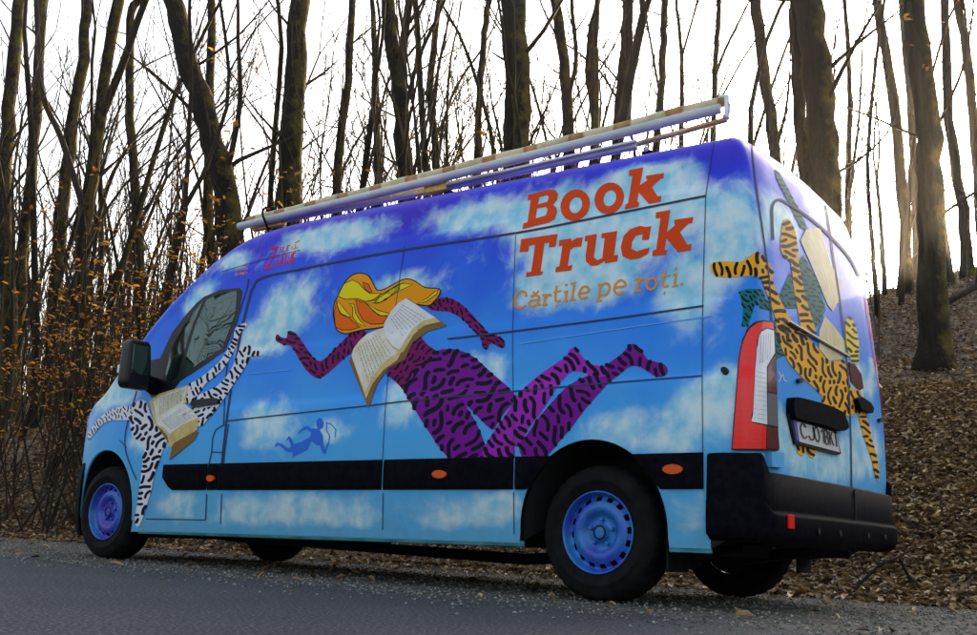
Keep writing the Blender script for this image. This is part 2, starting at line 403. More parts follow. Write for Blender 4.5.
def stroke(pts, w, closed=False):
    out = []; n = len(pts); seg = n if closed else n-1; nr = []
    P = [Vector((a, b)) for a, b in pts]
    def perp(a, b):
        d = (b-a); d = d/d.length if d.length > 1e-6 else Vector((1, 0)); return Vector((-d.y, d.x))
    for i in range(n):
        if closed: a = perp(P[i-1], P[i]); b = perp(P[i], P[(i+1) % n])
        else: a = perp(P[max(i-1, 0)], P[max(i, 1)]) if i > 0 else perp(P[0], P[1]); b = perp(P[i], P[i+1]) if i < n-1 else a
        m = a+b; m = m/m.length if m.length > .2 else a
        nr.append(m*min(1.6, 1/max(.5, m.dot(a))))
    for i in range(seg):
        j = (i+1) % n; w0 = w[i] if isinstance(w, list) else w; w1 = w[j] if isinstance(w, list) else w
        out.append([tuple(P[i]+nr[i]*w0/2), tuple(P[j]+nr[j]*w1/2), tuple(P[j]-nr[j]*w1/2), tuple(P[i]-nr[i]*w0/2)])
    return out
def curve(pts, n=6, closed=False):
    P = [Vector(p) for p in pts]; out = []; m = len(P)
    rng = range(m if closed else m-1)
    for i in rng:
        p0 = P[i-1] if (closed or i > 0) else P[0]; p1 = P[i]; p2 = P[(i+1) % m]; p3 = P[(i+2) % m] if (closed or i+2 < m) else P[-1]
        for k in range(n):
            t = k/n; out.append(tuple(.5*((2*p1)+(p2-p0)*t+(2*p0-5*p1+4*p2-p3)*t*t+(3*p1-p0-3*p2+p3)*t**3)))
    if not closed: out.append(tuple(P[-1]))
    return out
def inside(p, poly):
    x, y = p; c = False; n = len(poly)
    for i in range(n):
        x1, y1 = poly[i]; x2, y2 = poly[i-1]
        if (y1 > y) != (y2 > y) and x < (x2-x1)*(y-y1)/(y2-y1)+x1: c = not c
    return c
def worms(poly, ctrl, w, gap, ln, seed, wig=.5, aspect=1.):
    """wavy rounded bars packed inside a painted limb, following local directions"""
    rd = random.Random(seed); xs = [a for a, _ in poly]; ys = [b for _, b in poly]
    used = []; out = []
    area = (max(xs)-min(xs))*(max(ys)-min(ys)); tries = int(area/(w*w)*9)
    def ang(p):
        sx = sy = 0
        for cx, cy, a in ctrl:
            q = 1/((p[0]-cx)**2+(p[1]-cy)**2+4)**1.5; sx += q*math.cos(2*R(a)); sy += q*math.sin(2*R(a))
        return .5*math.atan2(sy, sx)
    for t in range(tries):
        p = (rd.uniform(min(xs), max(xs)), rd.uniform(min(ys), max(ys)))
        if not inside(p, poly): continue
        if any((p[0]-q[0])**2+(p[1]-q[1])**2 < (w+gap)**2 for q in used): continue
        path = [p]; tot = ln*rd.uniform(.5, 1.3); ph = rd.uniform(0, 6.28)
        for sgn in (1, -1):
            cur = p; l = 0; prev = None
            while l < tot/2:
                a = ang(cur)+wig*math.sin(ph+l*sgn/w*.75)
                d = (math.cos(a), math.sin(a))
                if prev and d[0]*prev[0]+d[1]*prev[1] < 0: d = (-d[0], -d[1])
                if prev is None: d = (d[0]*sgn, d[1]*sgn)
                nx = (cur[0]+d[0]*w*.4, cur[1]+d[1]*w*.4); prev = d
                if not inside((nx[0]+d[0]*w*.25, nx[1]+d[1]*w*.25), poly): break
                if any((nx[0]-q[0])**2+(nx[1]-q[1])**2 < (w+gap)**2 for q in used): break
                cur = nx; l += w*.4
                path.append(cur) if sgn > 0 else path.insert(0, cur)
        if len(path) < 3: continue
        used += path; ww = w*rd.uniform(.85, 1.1)
        left = []; right = []
        for i, q in enumerate(path):
            a = path[max(i-1, 0)]; b = path[min(i+1, len(path)-1)]
            dx, dy = b[0]-a[0], b[1]-a[1]; l = math.hypot(dx, dy) or 1; nx, ny = -dy/l, dx/l
            left.append((q[0]+nx*ww/2, q[1]+ny*ww/2)); right.append((q[0]-nx*ww/2, q[1]-ny*ww/2))
        def tip(q, prv):
            dx, dy = q[0]-prv[0], q[1]-prv[1]; l = math.hypot(dx, dy) or 1; dx /= l; dy /= l
            return [(q[0]+(dx*math.cos(g)-dy*math.sin(g))*ww/2, q[1]+(dy*math.cos(g)+dx*math.sin(g))*ww/2) for g in (R(45), 0, R(-45))]
        out.append(left+tip(path[-1], path[-2])+right[::-1]+tip(path[0], path[1]))
    return out
def ell(cx, cy, rx, ry, n=14, rot=0, sh=0):
    o = []
    for k in range(n):
        a = 2*math.pi*k/n; x = rx*math.cos(a); y = ry*math.sin(a); x += sh*y
        o.append((cx+x*math.cos(rot)-y*math.sin(rot), cy+x*math.sin(rot)+y*math.cos(rot)))
    return o
def ringpoly(outer, inner, n):
    return [[outer[i], outer[(i+1) % n], inner[(i+1) % n], inner[i]] for i in range(n)]
def Z(poly, s, ox, oy): return [(ox+a/s, oy+b/s) for a, b in poly]

# grooves, shut lines, a drawn crease shade and the pale sliding-rail streak
seam = []
def sm(pts, w, mi=0, lay=0, cv=True):
    decal('seam_crease' if mi == 0 else 'painted_streak', [(q, mi, lay) for q in stroke(curve(pts, 5) if cv else pts, w)], [SEAM, PALE], grid=5, off=.0046)
sm([(222, 465), (229, 405), (240, 340), (249, 300), (253, 288), (262, 278), (300, 269.5), (400, 250.5), (520, 232.5), (620, 213), (706, 196)], 1.9)
sm([(448, 339), (480, 335.5), (600, 320.5), (704, 306)], 1.7)
sm([(228, 421), (300, 413), (372, 405.5)], 1.2); sm([(372, 405.5), (414, 400.5), (520, 391), (600, 384), (703, 376)], 1.3)  # lower body crease: its shade drawn as a thin dark line
sm([(249, 279), (246, 292), (236, 325), (230, 350), (226, 380), (224, 426)], 1.1)
sm([(212, 452), (209, 466)], 1., cv=False); sm([(207, 494), (206, 520)], 1., cv=False); sm([(206, 520), (146, 519)], .9, cv=False)
sm([(224, 425), (216, 430), (213, 438), (212, 452), (225, 452.5)], 1., cv=False); sm([(229, 424), (225, 452), (224, 464)], .9, cv=False)
sm([(137, 391), (133, 405), (126, 432), (126, 450), (131, 466), (137, 480)], 1.)
sm([(120, 440), (127, 448)], .8, cv=False)
sm([(706, 196), (703, 306), (702.5, 376), (703, 452)], .8); sm([(714, 143), (706, 196)], .8, cv=False)
sm([(516, 235), (513, 330), (513.5, 395), (514, 458)], .6); sm([(405, 246), (393, 330), (386, 405), (383, 460)], .6)
sm([(222, 494), (221, 524)], .8, cv=False); sm([(383.5, 493), (383, 530)], .8, cv=False); sm([(514, 492), (514.5, 534)], .8, cv=False)
sm([(222, 272), (252, 263), (300, 250)], .5)
sm([(750, 134), (753, 160), (757, 195), (762, 230), (768, 275), (771, 322)], 1.4)
sm([(820, 175), (826, 210), (834, 265), (842, 320), (847, 370), (850, 430), (851, 488)], 1.3)
sm([(772.5, 240), (771.5, 218), (772, 206), (777, 200), (786, 203), (806, 216), (826, 233), (848, 257), (859, 277)], 2.4)
sm([(783, 322), (847, 358)], .7, 0, cv=False)
sm([(250, 374), (290, 370)], .8, 1); sm([(520, 344), (620, 329), (700, 318), (712, 316)], 1.0, 1)
# fixed glazing of the cab door
WF = Z([(345, 250), (375, 225), (440, 198), (515, 190), (526, 205), (512, 290), (484, 370), (458, 440), (380, 495), (280, 560), (240, 612), (165, 625), (150, 600), (155, 480), (200, 470), (245, 372), (300, 300)], 3.969, 110, 240)
decal('window_frame', [(WF, 0, 0)], [GLOSSB], off=.003, grid=5, skirt=True)
wg = decal('side_window', [(Z([(385, 238), (440, 212), (505, 203), (500, 288), (470, 370), (447, 432), (370, 480), (300, 528), (302, 470), (340, 340)], 3.969, 110, 240), 0, 0),
                           (Z([(372, 240), (330, 340), (288, 470), (270, 545), (232, 572), (222, 530), (245, 430), (300, 330)], 3.969, 110, 240), 0, 0)], [GLASS], off=.0042, grid=5)
# windscreen (both halves) and grille follow the same body lines
def ppatch(name, x0, x1, k0, k1, off, mt, nx=12):
    v = []; f = []; cols = []
    for i in range(nx+1):
        r = ring(x0+(x1-x0)*i/nx); idx = list(range(k0, K))+list(range(K, K+MI))+[2*K+MI-1-k for k in range(K-1, k0-1, -1)]
        row = [Vector(r[j]) for j in idx]; cols.append(row)
    cnt = len(cols[0])
    for row in cols:
        for p in row: n = BV.find_nearest(p); v.append(n[0]+n[1]*off)
    for i in range(nx):
        for j in range(cnt-1): a = i*cnt+j; f.append((a, a+1, a+cnt+1, a+cnt))
    return link(name, mesh_of(v, f, name), mt, van, True)
ppatch('windscreen', -4.36, -3.62, K-4, K, .006, GLASS)

# lettering
O5 = lambda p: Z(p, 5.142, 510, 160)
book = []
Bo = [(93, 180), (200, 152), (235, 155), (247, 175), (243, 205), (222, 232), (240, 245), (243, 270), (230, 305), (200, 322), (64, 356), (70, 325), (90, 320), (108, 205), (92, 208)]
# the B is drawn round its two counters
for q in ([(93, 180), (152, 165), (152, 190), (145, 228), (140, 250), (133, 300), (128, 340), (64, 356), (70, 325), (90, 320), (108, 205), (92, 208)],
          [(152, 165), (200, 152), (235, 155), (247, 175), (243, 205), (222, 232), (193, 215), (200, 190), (190, 180), (152, 190)],
          [(145, 228), (193, 215), (222, 232), (240, 245), (243, 270), (195, 255), (185, 240), (140, 250)],
          [(195, 255), (243, 270), (230, 305), (200, 322), (128, 340), (133, 300), (185, 285)]): book.append((O5(q), 0, 0))
for (cx, cy, hx, hy) in ((336, 232, 339, 232), (511, 197, 514, 197)):
    o = ell(cx, cy, 77, 80, 24, R(-8), -.12); i = ell(hx, hy, 33, 40, 24, R(-8), -.2)
    for q in ringpoly(o, i, 24): book.append((O5(q), 0, 0))
kk = [(613, 52), (686, 38), (668, 130), (710, 102), (700, 97), (700, 82), (793, 67), (790, 92), (775, 97), (730, 140), (760, 187), (780, 185), (775, 215), (715, 227), (662, 165), (655, 215), (665, 218), (662, 240), (590, 255), (595, 228), (607, 225), (630, 82), (612, 82)]
book.append((O5(kk), 0, 0))
decal('book_lettering', book, [ORANGE])
tr = [[(58, 408), (246, 380), (235, 445), (200, 450), (203, 425), (178, 428), (158, 572), (172, 574), (165, 590), (82, 602), (85, 578), (110, 575), (130, 435), (100, 440), (95, 470), (50, 475)],
      [(255, 413), (318, 402), (316, 418), (345, 400), (375, 398), (368, 445), (330, 448), (310, 465), (298, 545), (322, 540), (316, 568), (233, 577), (238, 550), (255, 547), (270, 440), (252, 443)],
      [(388, 390), (448, 380), (432, 500), (450, 515), (475, 505), (488, 400), (470, 403), (472, 378), (552, 365), (535, 490), (557, 488), (553, 520), (490, 533), (488, 520), (450, 542), (415, 545), (390, 520), (390, 490), (400, 418), (385, 418)],
      [(727, 340), (715, 410), (680, 412), (682, 382), (650, 388), (628, 420), (625, 455), (650, 470), (718, 450), (712, 480), (670, 505), (620, 513), (580, 495), (570, 450), (585, 390), (620, 355), (670, 338), (700, 345)],
      [(750, 270), (825, 257), (808, 370), (850, 335), (845, 330), (845, 308), (943, 293), (938, 325), (918, 328), (875, 370), (912, 435), (934, 430), (930, 465), (865, 475), (805, 405), (795, 462), (810, 462), (803, 487), (732, 495), (735, 465), (752, 462), (775, 298), (750, 300)]]
decal('truck_lettering', [(O5(q), 0, 0) for q in tr], [ORANGE])
car = []
def cs(pts, w=12, cv=True, closed=False):
    for n_, q in enumerate(stroke(curve(pts, 5, closed) if cv else pts, w, closed)): car.append((Z(q, 5.142, 505, 260), 0, (len(car) % 3)*.3))
cs([(110, 188), (106, 168), (85, 161), (60, 180), (50, 213), (60, 241), (85, 245), (107, 234)])
cs([(146, 160), (150, 169), (160, 171), (170, 163), (172, 156)], 8)
cs([(133, 190), (150, 181), (168, 184), (176, 196), (170, 228), (186, 228)]); cs([(172, 205), (140, 208), (124, 222), (130, 238), (150, 238), (170, 222)], 11)
cs([(193, 182), (208, 180), (202, 230)], cv=False); cs([(192, 232), (219, 228)], 9, False); cs([(207, 200), (222, 181), (240, 181)])
cs([(268, 132), (260, 190), (265, 212), (287, 209)]); cs([(250, 166), (291, 159)], 9, False); cs([(268, 230), (264, 246)], 8, False)
cs([(303, 166), (319, 163), (311, 211)], cv=False); cs([(299, 214), (326, 209)], 9, False); cs([(318, 122), (316, 134)], 13, False)
cs([(340, 123), (358, 119), (346, 206)], cv=False); cs([(333, 208), (361, 203)], 9, False)
cs([(386, 172), (430, 163), (428, 143), (408, 137), (390, 152), (382, 180), (397, 198), (427, 190)])
cs([(478, 129), (493, 127), (481, 211)], cv=False); cs([(469, 213), (501, 208)], 9, False); cs([(491, 142), (510, 122), (532, 124), (538, 150), (520, 178), (487, 181)])
cs([(567, 142), (617, 133), (612, 111), (592, 105), (570, 125), (563, 155), (580, 175), (612, 165)])
cs([(670, 99), (689, 97), (679, 160)], cv=False); cs([(664, 163), (702, 158)], 9, False); cs([(688, 118), (704, 98), (720, 99)])
cs(ell(755, 123, 25, 29, 12, 0, -.2), 12, False, True)
cs([(823, 55), (812, 118), (820, 138), (842, 132)]); cs([(803, 86), (849, 78)], 9, False); cs([(823, 163), (819, 179)], 8, False)
cs([(864, 76), (881, 73), (873, 133)], cv=False); cs([(859, 138), (890, 130)], 9, False); cs([(880, 38), (878, 50)], 13, False)
cs([(910, 117), (909, 130)], 14, False)
decal('slogan_lettering', car, [GOLDL])
# small block capitals
SEG = {'Z': [[(0, 1), (1, 1), (0, 0), (1, 0)]], 'I': [[(.5, 0), (.5, 1)]], 'L': [[(0, 1), (0, 0), (1, 0)]], 'E': [[(1, 1), (0, 1), (0, 0), (1, 0)], [(0, .5), (.8, .5)]], 'A': [[(0, 0), (.5, 1), (1, 0)], [(.2, .4), (.8, .4)]],
       'N': [[(0, 0), (0, 1), (1, 0), (1, 1)]], 'C': [[(1, .8), (.7, 1), (.3, 1), (0, .7), (0, .3), (.3, 0), (.7, 0), (1, .2)]], 'J': [[(1, 1), (1, .25), (.7, 0), (.3, 0), (0, .25)]],
       '0': [[(.3, 0), (0, .3), (0, .7), (.3, 1), (.7, 1), (1, .7), (1, .3), (.7, 0), (.3, 0)]], '1': [[(.2, .75), (.6, 1), (.6, 0)]], 'B': [[(0, 0), (0, 1), (.7, 1), (.95, .78), (.7, .53), (0, .53)], [(.7, .53), (1, .28), (.75, 0), (0, 0)]],
       'K': [[(0, 0), (0, 1)], [(1, 1), (0, .4)], [(.35, .6), (1, 0)]], 'T': [[(0, 1), (1, 1)], [(.5, 1), (.5, 0)]], 'R': [[(0, 0), (0, 1), (.7, 1), (1, .75), (.7, .5), (0, .5)], [(.5, .5), (1, 0)]],
       'P': [[(0, 0), (0, 1), (.7, 1), (1, .75), (.7, .5), (0, .5)]], 'D': [[(0, 0), (0, 1), (.6, 1), (1, .7), (1, .3), (.6, 0), (0, 0)]], 'S': [[(1, .85), (.6, 1), (.2, .95), (0, .75), (.2, .55), (.8, .45), (1, .25), (.8, .05), (.3, 0), (0, .15)]], 'O': [[(.3, 0), (0, .3), (0, .7), (.3, 1), (.7, 1), (1, .7), (1, .3), (.7, 0), (.3, 0)]], 'U': [[(0, 1), (0, .25), (.3, 0), (.7, 0), (1, .25), (1, 1)]]}
def word(txt, o, ex, ey, cw, gap, w):
    """letters laid from o, ex along the line, ey up, in photo pixels"""
    out = []; x = 0
    for ch in txt:
        if ch == ' ': x += cw*.6; continue
        for ln in SEG[ch]:
            out += stroke([(o[0]+ex[0]*(x+a*cw)+ey[0]*b, o[1]+ex[1]*(x+a*cw)+ey[1]*b) for a, b in ln], w)
        x += cw+gap
    return out
lg = [(q, 0, 0) for q in stroke([(271, 249), (277.5, 247.5), (266, 268.5), (273, 267)], 2.6)]
lg += [(q, 0, 0) for q in word('ILE', (278.5, 252.5), (1, -.18), (1.4, -5.4), 2.6, 1.3, 1.0)]
lg += [(q, 0, 0) for q in word('IAINE', (275, 266.5), (1, -.17), (2.2, -10.5), 2.6, 1.5, 1.35)]
lg += [(q, 1, 0) for q in stroke([(292.5, 245.5), (292, 249), (294.5, 249), (296, 244), (295.5, 248.5), (298.5, 247)], .9)+stroke([(295, 243), (300, 240.5)], 1.1)]
decal('pink_emblem', lg, [PINK, GOLDL])
st = [(q, 0, 0) for q in word('CARTEA', (236.5, 270.8), (1, -.12), (.5, -2.4), 1.25, .75, .5)+word('DE PRET', (235, 275.8), (1, -.12), (.5, -2.4), 1.25, .75, .5)]
decal('small_slogan', st, [GOLDL])

# ---- the flying woman with striped skin
H1 = lambda p: Z(p, 6.98, 260, 260)
H2 = lambda p: Z(p, 3.967, 340, 260)
hair = [(333.8, 314.4), (334.6, 304), (338, 296.5), (344.5, 283.6), (351.7, 275.8), (360.3, 273.2), (368.9, 276), (374.6, 285.8), (377.5, 290), (384.6, 289.4), (399.2, 281.4), (408, 279), (415.6, 281.4), (425.7, 287.7), (439.6, 289), (439.8, 294.5), (434, 302), (427, 305.8), (405, 303), (395, 312), (388, 325), (377.8, 328), (366, 329.5), (355, 331.8), (346, 333.8), (337.4, 330.2), (335, 322)]
hc = curve(hair, 3, True)
streaks = [(H1([(545, 255), (565, 205), (590, 165), (650, 140), (690, 160), (730, 205), (770, 235), (850, 235), (790, 280), (740, 290), (680, 270), (600, 275)]), 1),
           (H1([(740, 290), (800, 285), (870, 240), (930, 195), (977, 165), (977, 205), (930, 235), (880, 280), (820, 305)]), 1),
           (H2([(137, 170), (165, 168), (190, 150), (235, 125), (290, 97), (250, 93), (235, 100), (160, 140)]), 1),
           (H1([(670, 280), (740, 300), (790, 350), (830, 385), (895, 395), (860, 445), (780, 450), (720, 420), (690, 360)]), 2),
           (H1([(535, 290), (520, 380), (530, 470), (570, 490), (640, 488), (700, 470), (620, 400), (560, 370)]), 2),
           (H1([(540, 280), (545, 330), (570, 380), (600, 395), (640, 400), (590, 340)]), 1),
           (H1([(625, 305), (650, 330), (650, 400), (680, 440), (740, 465), (700, 420), (670, 370), (660, 310)]), 1),
           (H2([(310, 172), (350, 150), (375, 128), (393, 117), (385, 135), (345, 165)]), 1),
           (H1([(720, 155), (760, 170), (785, 225), (760, 225), (735, 200)]), 2),
           (H2([(110, 172), (150, 200), (190, 210), (200, 220), (165, 222), (135, 205)]), 1)]
hi = [(hc, 0, 0)]
for q, m_ in streaks:
    hi.append((q, m_, 1.2)); hi += [(s_, 3, 2.4) for s_ in stroke(q, .75, True)]
hi += [(s_, 3, 2.4) for s_ in stroke(hc, 1.0, True)]
armL = curve([(277, 334), (276, 341), (285, 345), (291, 346), (298, 357), (306, 370), (316, 378), (323, 377), (334, 368), (346, 357), (356, 350), (368, 336), (362, 329), (352, 332), (341, 343), (330, 354), (321, 361), (314, 358), (306, 347), (299, 337), (294, 332), (288, 331), (287, 338), (281, 337)], 2, True)
armR = curve([(427, 306.6), (440.8, 297.8), (453.4, 299), (466, 308), (478.6, 321.8), (488.7, 333), (496, 335), (503.9, 340.7), (505, 347), (500, 347.7), (493.8, 344), (489.5, 344.4), (487.5, 349.5), (482.4, 347), (480.7, 338), (473.6, 330.6), (461, 318), (448.4, 311.7), (435.8, 311)], 2, True)
torso = [(386, 374), (396, 382), (404, 391), (412, 380), (428, 362), (437, 351), (428, 345), (421, 337), (410, 345), (395, 360)]
thigh = curve([(404, 391), (414, 408), (427, 429), (449, 459), (466, 459.5), (484, 459), (487, 450), (477, 424), (466, 405), (479, 418), (492, 430), (497, 425), (505, 412), (516, 396), (493, 374), (474, 357), (459, 350), (448, 349), (437, 351), (420, 365), (408, 380)], 2, True)
calfA = curve([(484, 457.5), (486, 444.6), (498, 426), (514.8, 401.6), (519, 393.5), (537, 377), (555.7, 363.8), (566, 356.6), (570, 349.4), (576, 348), (580, 353.5), (588.5, 362.8), (598.7, 365.8), (607, 367), (607, 376), (594.6, 377), (584.4, 373), (576, 371), (568, 374), (555.7, 389.4), (545.5, 405.7), (536.3, 419), (529, 428), (521, 442.6), (514.8, 446), (513, 457.5)], 2, True)
calfB = curve([(514, 446), (519, 447), (522, 457), (534, 457), (546, 457), (560, 441), (573, 426), (586.4, 407.8), (607, 385), (619.2, 375), (627.4, 368), (635.6, 365.8), (645.8, 370), (654, 376), (662, 377), (668, 372), (665, 364.8), (656, 361.7), (647.8, 359.7), (641.7, 350.5), (635.6, 344.3), (629.4, 345.3), (623.3, 352.5), (611, 361.7), (596, 372), (582.4, 378), (570, 385), (560, 393.5), (547.5, 407.8), (535.3, 422), (526, 436.4)], 2, True)
woman = [(armL, 0, 0), (armR, 0, 0), (torso, 0, 0), (thigh, 1, 1), (calfB, 1, 1.5), (calfA, 2, 2.6)]
def wm(poly, ctrl, w, gap, ln, sd, lay, wig=.5): return [(q, 3, lay) for q in worms(poly, ctrl, w, gap, ln, sd, wig)]
woman += wm(armL, [(285, 338, 10), (300, 355, 10), (316, 370, 60), (340, 355, 95), (355, 340, 95)], 2.4, 1.3, 8, 1, 1.5)
woman += wm(armR, [(435, 305, 80), (455, 305, 70), (475, 325, 20), (495, 341, 20)], 2.2, 1.3, 8, 2, 1.5)
woman += wm(torso, [(400, 370, -40), (430, 350, -40)], 2.2, 1.7, 9, 3, 2)
woman += wm(thigh, [(420, 380, -55), (450, 365, -35), (490, 385, -30), (430, 420, -60), (465, 440, -60), (505, 400, -50)], 4.3, 1.75, 24, 4, 2.4, .62)
woman += wm(calfB, [(530, 445, 80), (560, 415, 60), (590, 385, 35), (625, 355, 50), (655, 368, 100)], 4.1, 1.65, 20, 5, 3, .62)
woman += wm(calfA, [(495, 445, 60), (520, 415, 60), (545, 385, 60), (575, 355, 30), (597, 370, 80)], 4.1, 1.65, 20, 6, 4, .65)
decal('painted_woman', woman, [WINE, PURPLE, MAUVE, INK], off=.0022, grid=2.5)
decal('painted_hair', hi, [HORG, HYEL, HDEEP, INK], off=.0034)
def bookart(name, cover, band, pages, lines, off=.005, gut=()):
    it = [(cover, 0, 0)]+[(g_, 1, .5) for g_ in gut]+[(b, 1, 1) for b in band]+[(p, i, 2) for p, i in pages]
    rd = random.Random(5)
    for (p0, p1, q0, q1, n, m_) in lines:     # n text rows between edge p0-p1 and edge q0-q1
        for i in range(n):
            t = (i+.5)/n; a = (p0[0]+(p1[0]-p0[0])*t, p0[1]+(p1[1]-p0[1])*t); b = (q0[0]+(q1[0]-q0[0])*t, q0[1]+(q1[1]-q0[1])*t)
            x = 0
            while x < .95:
                l = rd.uniform(.05, .14); e = min(1, x+l)
                A = (a[0]+(b[0]-a[0])*x, a[1]+(b[1]-a[1])*x); B = (a[0]+(b[0]-a[0])*e, a[1]+(b[1]-a[1])*e)
                it += [(s_, m_, 3) for s_ in stroke([A, B], .42)]; x = e+.035
    return decal(name, it, [BROWN, GOLD, PAGE, PAGEW, TXT], off=off)
bookart('painted_book', [(349.6, 361.3), (352, 355), (366, 396), (372, 381), (384, 366), (400, 352), (412, 333), (424, 322), (436, 318), (407, 299), (408, 298), (447.6, 326), (428, 331.8), (413, 343), (405.5, 359.6), (389, 368.4), (377.8, 383.5), (369, 408.7)],
        [[(352, 354), (353.5, 361), (366.5, 399), (373, 384), (384, 370), (398, 360), (402, 352), (394, 350), (383, 362), (372, 374), (366, 394)], [(399, 353), (404, 352), (414, 335), (425, 325.5), (441, 322), (434, 316), (420, 320), (408, 332)]],
        [([(352, 356), (354, 349), (360, 341), (368, 334), (376, 330.5), (384, 328), (387, 340), (392, 347), (399, 352), (390, 358), (381, 366), (372, 379), (366, 393)], 2),
         ([(384, 329), (386, 321), (392, 311), (399, 303), (407, 298.5), (420, 307), (436, 318), (424, 321), (413, 329), (406, 340), (400, 350), (393, 346), (387, 338)], 3)],
        [((357, 348), (380, 334), (368, 384), (392, 352), 9, 4), ((391, 320), (404, 304), (402, 338), (427, 317), 8, 4)], gut=[[(352, 356), (354, 349), (360, 341), (368, 334), (384, 328), (386, 321), (399, 303), (407, 298.5), (436, 318), (413, 335), (400, 353), (381, 366), (366, 393)]])
# zebra-striped reader on the cab
zb = curve([(132, 407), (137, 402), (143, 400), (148, 404), (150, 412), (156, 424), (166, 432), (168, 440), (164, 449), (160, 460), (154.7, 476), (152, 490), (148, 503), (144, 516), (139.8, 526), (136, 525), (136, 515), (139.8, 492), (143, 462), (144.8, 445.5), (140, 440), (133, 436), (130.6, 422)], 2, True)
zn = curve([(132, 408), (123, 406.7), (111, 410), (99, 419), (88.7, 434), (89.5, 440), (97, 431), (104, 423.7), (114.6, 420), (131, 420)], 2, True)
zl1 = curve([(189, 385), (199, 379.5), (219, 363), (228, 350), (234, 338), (236, 328), (246, 323), (247, 327), (240, 334), (236.5, 347), (223.4, 369.6), (206, 384), (192, 403), (185, 400)], 2, True)
zl2 = curve([(194, 398), (215.8, 387.7), (229, 374), (237, 358), (241, 347), (248.8, 343), (250.5, 349), (262, 353), (261, 356), (250, 357), (246.5, 366), (233, 386), (222.4, 402), (208, 420), (199, 427), (194, 412)], 2, True)
zeb = [(zb, 0, .0), (zn, 0, .0), (zl1, 0, .5), (zl2, 0, 1.2)]
zeb += [(q, 1, 2.2) for q in worms(zb, [(140, 415, 70), (150, 430, 110), (150, 460, 150), (143, 500, 140)], 3.0, 1.15, 15, 11, .7)]
zeb += [(q, 1, 2.2) for q in worms(zn, [(120, 412, 80), (100, 425, 50)], 1.2, 1.3, 5, 12, .5)]
zeb += [(q, 1, 2.2) for q in worms(zl1, [(192, 395, 95), (215, 370, 80), (235, 340, 30)], 2.4, 1.05, 9, 13, .5)]
zeb += [(q, 1, 2.8) for q in worms(zl2, [(200, 410, 130), (215, 395, 40), (235, 365, 60), (250, 350, 90)], 2.5, 1.05, 9, 14, .5)]
decal('painted_zebra_figure', zeb, [WHITE, INK], off=.005, grid=4)
bookart('painted_open_book', [(156, 424), (199, 432), (195, 440), (170, 460.5), (172.6, 448)],
        [[(150, 402), (160, 394), (189, 385), (186, 404), (192, 409), (199.5, 418), (198, 430), (175, 443), (171, 449), (168, 436), (163, 430), (155, 424), (153, 413)]],
        [([(154, 402), (162, 396), (188, 386.5), (184.5, 403), (172, 411), (157, 423), (156, 410)], 2), ([(157, 424), (170, 411), (184, 404), (191, 409), (199, 418), (184, 424), (170, 434), (165, 428)], 3)],
        [((160, 398), (160, 416), (186, 389), (182, 402), 9, 4), ((162, 421), (172, 430), (185, 406), (196, 417), 8, 4)], off=.0063)
# blue silhouette
Sh = lambda p: Z(p, 10.59, 270, 410)
decal('painted_silhouette', [(Sh(ell(530, 145, 38, 60)), 0, 1), (Sh([(440, 200), (520, 195), (560, 270), (570, 380), (580, 420), (620, 340), (630, 265), (642, 280), (625, 355), (590, 460), (560, 460), (530, 380), (490, 370), (440, 330), (420, 290), (440, 240), (390, 205), (340, 220), (300, 265), (310, 225), (360, 180), (400, 170)]), 0, 0),
                              (Sh([(440, 330), (400, 420), (240, 500), (240, 450), (180, 445), (100, 375), (45, 395), (75, 345), (120, 355), (200, 405), (225, 390), (200, 310), (165, 330), (200, 275), (230, 300), (255, 360), (330, 340), (420, 290)]), 0, .5)]
      + [(s_, 0, 0) for s_ in stroke(Sh([(630, 270), (600, 215), (600, 135), (650, 150), (700, 210), (690, 290)]), .9)], [SHAD])
# figures on the rear doors
A1 = lambda p: Z(p, 3.528, 705, 150)
A2 = lambda p: Z(p, 3.343, 760, 310)
tg = [curve(A1([(20, 405), (60, 392), (130, 395), (180, 358), (205, 380), (235, 415), (238, 455), (210, 465), (180, 445), (100, 448), (35, 445)]), 2, True),
      A1([(200, 460), (235, 458), (260, 520), (295, 590), (335, 640), (370, 690), (300, 690), (262, 640), (240, 570)]),
      curve(A1([(275, 250), (295, 245), (315, 280), (325, 330), (330, 400), (345, 480), (365, 560), (392, 650), (345, 650), (325, 560), (310, 470), (300, 390), (285, 385), (265, 350), (268, 290)]), 2, True),
      curve(A2([(52, 30), (62, 100), (95, 175), (150, 235), (205, 285), (205, 325), (240, 330), (290, 355), (312, 345), (302, 290), (292, 200), (270, 168), (230, 172), (190, 125), (140, 75), (90, 40)]), 2, True)]
ty = [curve(A2([(285, 35), (300, 25), (320, 60), (330, 120), (325, 180), (302, 165), (287, 110)]), 2, True)]
to = [curve(A2([(325, 335), (352, 345), (375, 440), (392, 500), (396, 570), (386, 560), (372, 500), (345, 420)]), 2, True), A2([(300, 260), (335, 272), (345, 305), (340, 340), (300, 352), (290, 330)]),
      A2([(120, 452), (185, 462), (178, 498), (164, 490), (152, 470), (140, 488), (124, 480)])]
tl = [A1([(245, 70), (262, 80), (300, 150), (340, 230), (365, 285), (335, 275), (290, 180), (250, 100)]), A1([(325, 400), (345, 370), (400, 470), (425, 560), (400, 620), (385, 635), (365, 560), (345, 480)]),
      A1([(120, 500), (150, 490), (200, 490), (215, 530), (250, 540), (300, 430), (310, 470), (325, 560), (280, 560), (240, 570), (200, 560), (175, 545), (165, 580), (150, 625), (130, 620), (135, 560)]), A2([(45, 30), (62, 100), (88, 150), (47, 168)])]
fr = [(q, 0, 0) for q in tl]+[(q, 1, 1.8) for q in tg]+[(q, 2, 2.4) for q in ty]+[(q, 1, 2.4) for q in to]
